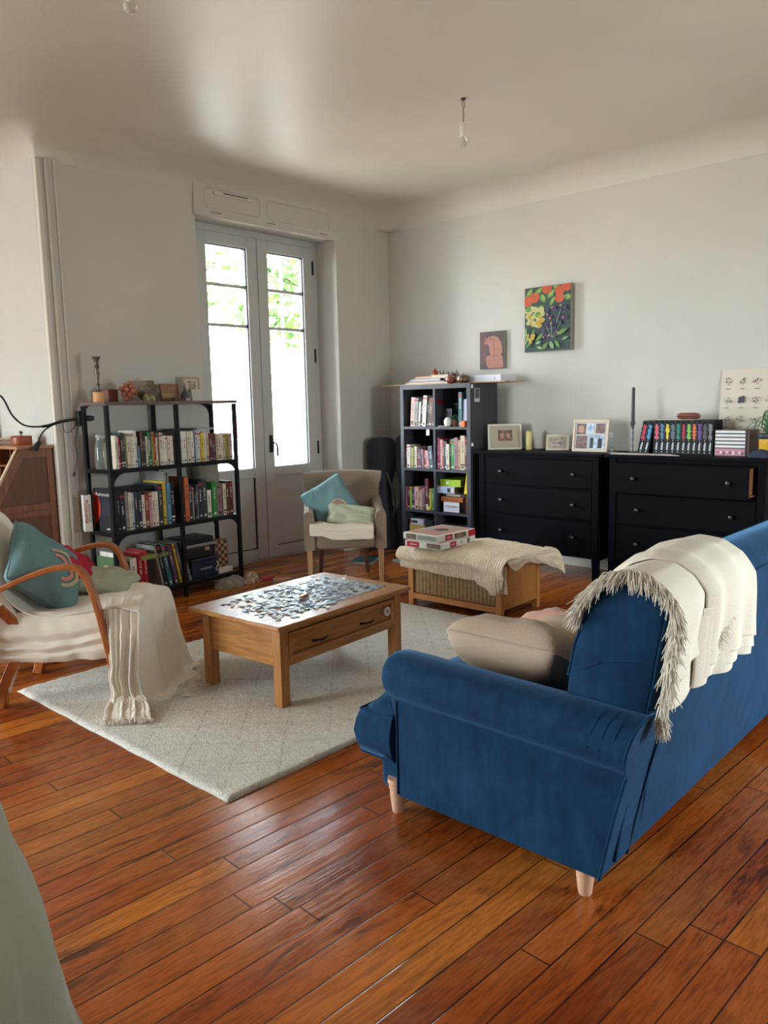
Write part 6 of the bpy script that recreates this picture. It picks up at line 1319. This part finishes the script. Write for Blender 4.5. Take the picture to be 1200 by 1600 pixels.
# thirteen black volumes with coloured lettering
vc=[('red',(190,44,66)),('light blue',(70,140,190)),('pink',(214,90,120)),('steel blue',(70,120,160)),('yellow',(222,206,50)),('grey',(96,106,120)),('emerald',(20,130,104)),('crimson',(180,30,60)),('lime',(130,196,90)),('orange',(214,110,50)),('violet',(104,60,150)),('dim grey',(80,80,88)),('ash grey',(130,130,138))]
vm=mat('volume_black',(9,9,14),.5,spec=.2)
def volume(k,x,y,w,h,lean,nm,c):
    rv=random.Random(k); m=MB(); m.box(-w/2,w/2,0,.17,0,h); e=.0008; m.box(-w/2,-w/2+.0015,-e,0,0,h,3)
    z=h*.46
    while z<h*.86:
        a=rv.uniform(.15,.42)*w; m.add([(-a,-e,z),(a*.8,-e,z-.006),(a,-e,z+.004),(-a*.7,-e,z+.011)],[(0,1,2,3)],1); z+=.0085
    m.add([(-w*.12,-e*1.3,h*.46),(w*.12,-e*1.3,h*.46),(w*.2,-e*1.3,h*.84),(w*.02,-e*1.3,h*.84)],[(0,1,2,3)],1)
    m.add([(-w*.2,-e,h*.13),(w*.15,-e,h*.12),(w*.22,-e,h*.34),(w*.05,-e,h*.37),(-w*.12,-e,h*.30)],[(0,1,2,3,4)],2); m.add([(w*.12*math.cos(i*PI/4),-e,h*.07+w*.14*math.sin(i*PI/4)) for i in range(8)],[tuple(range(8))],2); m.add([(w*.08*math.cos(i*PI/4),-e,h*.41+w*.1*math.sin(i*PI/4)) for i in range(8)],[tuple(range(8))],2)
    me=m.build('book',[vm,mat('lettering_'+nm.replace(' ','_'),c,.5),mat('volume_white',(170,176,184),.5),mat('volume_edge',(70,72,80),.4)],smooth=0)
    me.location=(x,y,DT); me.rotation_euler=(0,lean,-PI/2); tag(me,'black volume with %s lettering on the spine, on the right dresser'%nm,'book','matching black volumes on the dresser')
xv=5.47; 
for k,(px,ln) in enumerate(((1000,.17),(1008.5,.17))): volume(k,xv,dy(px,xv,700),.040,.235,ln,*vc[k])
for k in range(11): volume(k+2,xv,dy(1025.5+8.35*k,xv,700),.0405,.240,0,*vc[k+2])
o=thing('glasses_case','brown leather glasses case lying on the black volumes','case',(5.53,dy(1076,5.53,650),DT+.2405),0); rows=[]
for i in range(13):
    u=-1+2*i/12; r=(1-abs(u)**4)**.4; rows.append([V((.035*r*math.cos(2*PI*j/14),u*.085,.026+.024*r*math.sin(2*PI*j/14))) for j in range(14)])
m=MB(); m.grid(rows,closed=True); m.build('shell',mat('brown_leather',(126,72,60),.4),o,smooth=180); m=MB(); m.tube([(-.037*math.cos(0),-.07,.026),(-.037,0,.026),(-.037,.07,.026)],.0025,6); m.build('seam',M_black,o)
m=MB(); m.box(0,.10,-.17,.10,0,.003); o=m.build('card',mat('card_ivory',(226,222,210),.6),loc=(5.49,dy(1047,5.49,655),DT+.2405)); o.location.z=DT+.2403; tag(o,'ivory card lying on the black volumes next to the glasses case','card')
GD='disc cases stacked flat at the right of the black volumes'; xd=5.46
for k in range(6):
    h_=.052 if k==0 else .0215; z=DT+(0 if k==0 else .053+.0245*(k-1)); m=MB(); w=.20
    m.box(0,.19,-w,0,0,h_ if k==0 else .0235,0); a=1 if k else 2; m.box(-.001,0,-w+.004,-.004,.004 if k else .004,h_-.003,a)
    if k==0:
        for q in range(9): m.box(-.0016,-.001,-w+.012+q*.02,-w+.012+q*.02+.011,.01+.006*(q%3),.028+.005*(q%2),3+(q%2))
    m.box(0,.19,-w-.001,-w,.001,.022,0); o=m.build('disc_case',[mat('case_smoke',(70,66,70),.4),mat('case_white',(214,212,214),.4),mat('case_pink',(190,120,140),.4),mat('case_dark',(40,34,44),.4),mat('case_pale',(220,210,216),.4)],loc=(xd,dy(1116.5,xd,700),z)); tag(o,('thick photo printed case at the bottom of the disc case stack' if k==0 else 'slim white disc case, %s from the bottom of the stack'%ORD[k]),'disc case',GD)
m=MB(); m.box(0,.2,-.035,0,0,.175); o=m.build('book',[cm('brown')],loc=(5.47,dy(1161.5,5.47,700),DT)); tag(o,'brown grey book standing right of the disc case stack','book')
# leaning botanical poster board
def botany(P,E,R):
    rv=random.Random(2)
    for j in range(4):
        for i in range(5):
            cx=.10+.19*i; cy=.86-.225*j; mi=1+rv.randrange(3)
            if (i,j)==(1,1): 
                for q in range(9): E(cx+rv.uniform(-.045,.045),cy+rv.uniform(-.02,.035),.022,.02,4,n=8)
            else:
                for q in range(9): a=rv.uniform(0.1,PI-.1); r=rv.uniform(.02,.062); E(cx+r*math.cos(a),cy-.03+r*1.1*math.sin(a),.008,.009,mi if q%2 else 4,n=7)
                for q in range(3): x=cx+.05*(q-1); P([(cx-.002,cy-.05),(cx+.003,cy-.05),(x+.003,cy+.03),(x,cy+.03)],mi)
            R(cx-.035,cx+.03,cy-.098,cy-.088,3)
o=panel('poster_board','cream poster board of small flower drawings leaning on the wall','poster',(5.665,1.985,DT),(0,-1,0),(.09,0,1),.50,.585,.006,[C('poster_cream',(206,198,184),.6),C('flower_sage',(146,146,124),.6),C('flower_rose',(160,124,120),.6),C('flower_grey',(130,124,118),.6),C('flower_plum',(64,56,70),.6)],botany)
o=thing('potted_plant','strappy green plant in a yellow pot with dark rim on the dresser','plant',(5.46,1.66,DT)); o.location.y=dy(1203,5.46,700); m=MB(); m.lathe([(.058,0),(.064,.01),(.070,.12)],n=30); m.build('pot',mat('yellow_glaze',(206,160,50),.25,coat=.5),o); m=MB(); m.lathe([(.074,.12),(.076,.125),(.076,.15),(.070,.153),(.066,.12)],n=30); m.build('rim',mat('dark_teal_rim',(26,40,52),.35),o)
m=MB(); m.lathe([(.001,.13),(.066,.132),(.066,.136),(.001,.138)],n=20); m.build('soil',mat('soil',(40,30,24),.9),o)
rl=random.Random(8); m=MB()
for k in range(26):
    a=rl.uniform(0,2*PI); L=rl.uniform(.10,.20); up=rl.uniform(.05,.16); d=V((math.cos(a),math.sin(a),0)); b=d*.01+V((0,0,.135)); p=[b,b+d*L*.3+V((0,0,up)),b+d*L*.75+V((0,0,up*.9)),b+d*L+V((0,0,up*.35))]; m.ribbon(crv(p,10),[.006,.009,.011,.011,.010,.009,.008,.006,.004,.001],.001,d.cross(V((0,0,1))))
m.build('leaves',mat('strap_leaf',(62,104,60),.45),o)
lump('cloth_pouch','small dark blue cloth pouch lying before the yellow plant pot','pouch',(5.40,dy(1198,5.40,704),DT),0,.05,.11,.05,mat('pouch_navy',(38,42,66),.85,bump=.3),7,.25)
m=MB(); m.box(0,.02,-.02,0,0,.018); 
# ------------------------------------------------------------------ wall pictures
oc=[C('paint_teal',(14,51,45),.5),C('paint_orange',(185,71,18),.5,var=.12,vscale=30),C('paint_leaf',(87,132,48),.5,var=.15,vscale=25),C('paint_leaf_light',(137,160,81),.5),C('paint_yellow',(176,146,31),.5,var=.1,vscale=40),C('paint_cream',(177,176,117),.5),C('paint_violet',(56,34,93),.5,var=.2,vscale=40),C('paint_blossom',(184,117,117),.5),C('paint_mint',(117,156,109),.5),C('canvas_edge',(148,145,132),.7)]
def flowers(P,E,R):
    rv=random.Random(6)
    R(.005,.995,.005,.995,0)
    def leaf(cx,cy,l,w,a,mi):
        pts=[]
        for i in range(9): t=i/8; pts.append((t-.5,math.sin(PI*t)*.5))
        for i in range(7,0,-1): t=i/8; pts.append((t-.5,-math.sin(PI*t)*.5))
        P([(cx+(x*l*math.cos(a)-y*w*math.sin(a)),cy+(x*l*math.sin(a)+y*w*math.cos(a))*.72) for x,y in pts],mi)
    for a in ((.10,.92,.24,.11,.9),(.30,.93,.24,.12,.7),(.40,.82,.22,.13,-1.2),(.57,.87,.24,.12,.9),(.60,.76,.22,.09,1.1),(.70,.95,.22,.13,-.5),(.93,.80,.18,.13,-.4),(.48,.95,.2,.08,.4)): leaf(*a,2); leaf(a[0]+.01,a[1]+.01,a[2]*.75,a[3]*.45,a[4],3)
    for cx,cy,r in ((.07,.79,.11),(.22,.84,.11),(.49,.96,.11),(.76,.91,.10),(.76,.80,.10),(.91,.965,.11)): E(cx,cy,r,r*.72,1,n=18)
    for k in range(16): E(.05+rv.random()*.40,.52+rv.random()*.19,.065,.045,5 if k%3 else 2,n=10)
    for k in range(22): E(.08+rv.random()*.34,.40+rv.random()*.15,.05,.034,4 if k%2 else 5,n=9)
    for k in range(46): x=.48+rv.random()*.44; y=.40+rv.random()*.28; leaf(x,y,.10,.035,rv.uniform(0,3.1),6)
    for k in range(30): leaf(.38+rv.random()*.34,.20+rv.random()*.18,.09,.035,rv.uniform(0,3.1),6)
    for x,y in ((.62,.66),(.80,.68),(.52,.56),(.58,.50),(.86,.50),(.60,.42),(.55,.24),(.44,.22),(.74,.28)): E(x,y,.022,.016,7,n=8)
    for x0,y0,x1,y1 in ((.62,.20,.48,.40),(.62,.20,.80,.42),(.62,.2,.60,.45),(.64,.2,.90,.36),(.72,.42,.80,.62)): P([(x0,y0),(x0+.012,y0),(x1+.008,y1),(x1,y1)],8)
    for a in ((.08,.20,.30,.05,1.2),(.14,.14,.28,.06,.9),(.05,.30,.26,.05,1.5),(.20,.28,.22,.05,1.1),(.35,.22,.26,.07,.8),(.84,.28,.26,.08,.5),(.48,.08,.18,.09,.9),(.62,.09,.18,.09,-1.2),(.74,.10,.2,.07,-1.1),(.33,.14,.14,.06,.4),(.36,.06,.14,.06,-.4),(.90,.18,.16,.05,.4)): leaf(*a,2 if rv.random()<.5 else 8)
    for k in range(9): E(.08+rv.random()*.16,.14+rv.random()*.14,.035,.025,4,n=8)
def wallpic(name,label,y0,y1,z0,z1,th,mats,draw):
    return panel(name,label,'painting',(XR-th-.006,y0,z0),(0,-1,0),(0,0,1),y0-y1,z1-z0,th,mats,draw)
# panel() paints on local -Y; with X=-y and Z=+z that face looks towards -x
wallpic('painting','larger canvas of oranges, leaves and purple flowers on the right wall',3.573,3.150,1.738,2.252,.035,[oc[9]]+oc[0:0]+[oc[1],oc[2],oc[3],oc[4],oc[5],oc[6],oc[7],oc[8],oc[0]],
  lambda P,E,R:flowers(lambda pts,mi:P(pts,9 if mi==0 else mi),lambda *a,**k:E(*a[:4],9 if a[4]==0 else a[4],*a[5:],**k),lambda a,b,c,d,mi:R(a,b,c,d,9)))
def figure(P,E,R):
    R(.0,1,.0,1,1)
    P([(.0,1),(.0,.2),(.12,.1),(.28,.35),(.30,.7),(.16,.82),(.3,1)],2); P([(.75,1),(1,1),(1,.2),(.93,.2),(.9,.6),(.85,.75)],3)
    P([(.30,.80),(.36,.86),(.55,.885),(.72,.84),(.84,.72),(.90,.55),(.90,.42),(.84,.38),(.92,.30),(.94,.1),(.93,.02),(.33,.02),(.26,.14),(.24,.30),(.32,.36),(.42,.37),(.38,.5),(.37,.62),(.28,.68),(.20,.66),(.17,.74),(.20,.83),(.26,.84)],4)
    P([(.55,.8),(.58,.8),(.60,.5),(.56,.2),(.54,.2),(.57,.5)],5); P([(.40,.76),(.50,.82),(.48,.84),(.38,.80)],5); P([(.62,.34),(.82,.36),(.82,.37),(.62,.355)],5); E(.23,.76,.05,.05,5)
wallpic('painting','small canvas of a crouching back view figure, lower left on the wall',4.030,3.775,1.622,1.936,.022,[oc[9],C('fig_brown',(65,45,43),.5),C('fig_plum',(93,46,54),.5,var=.2,vscale=20),C('fig_dark',(54,45,39),.5),C('fig_salmon',(160,102,84),.5,var=.08,vscale=14),C('fig_shade',(129,70,57),.5)],figure)
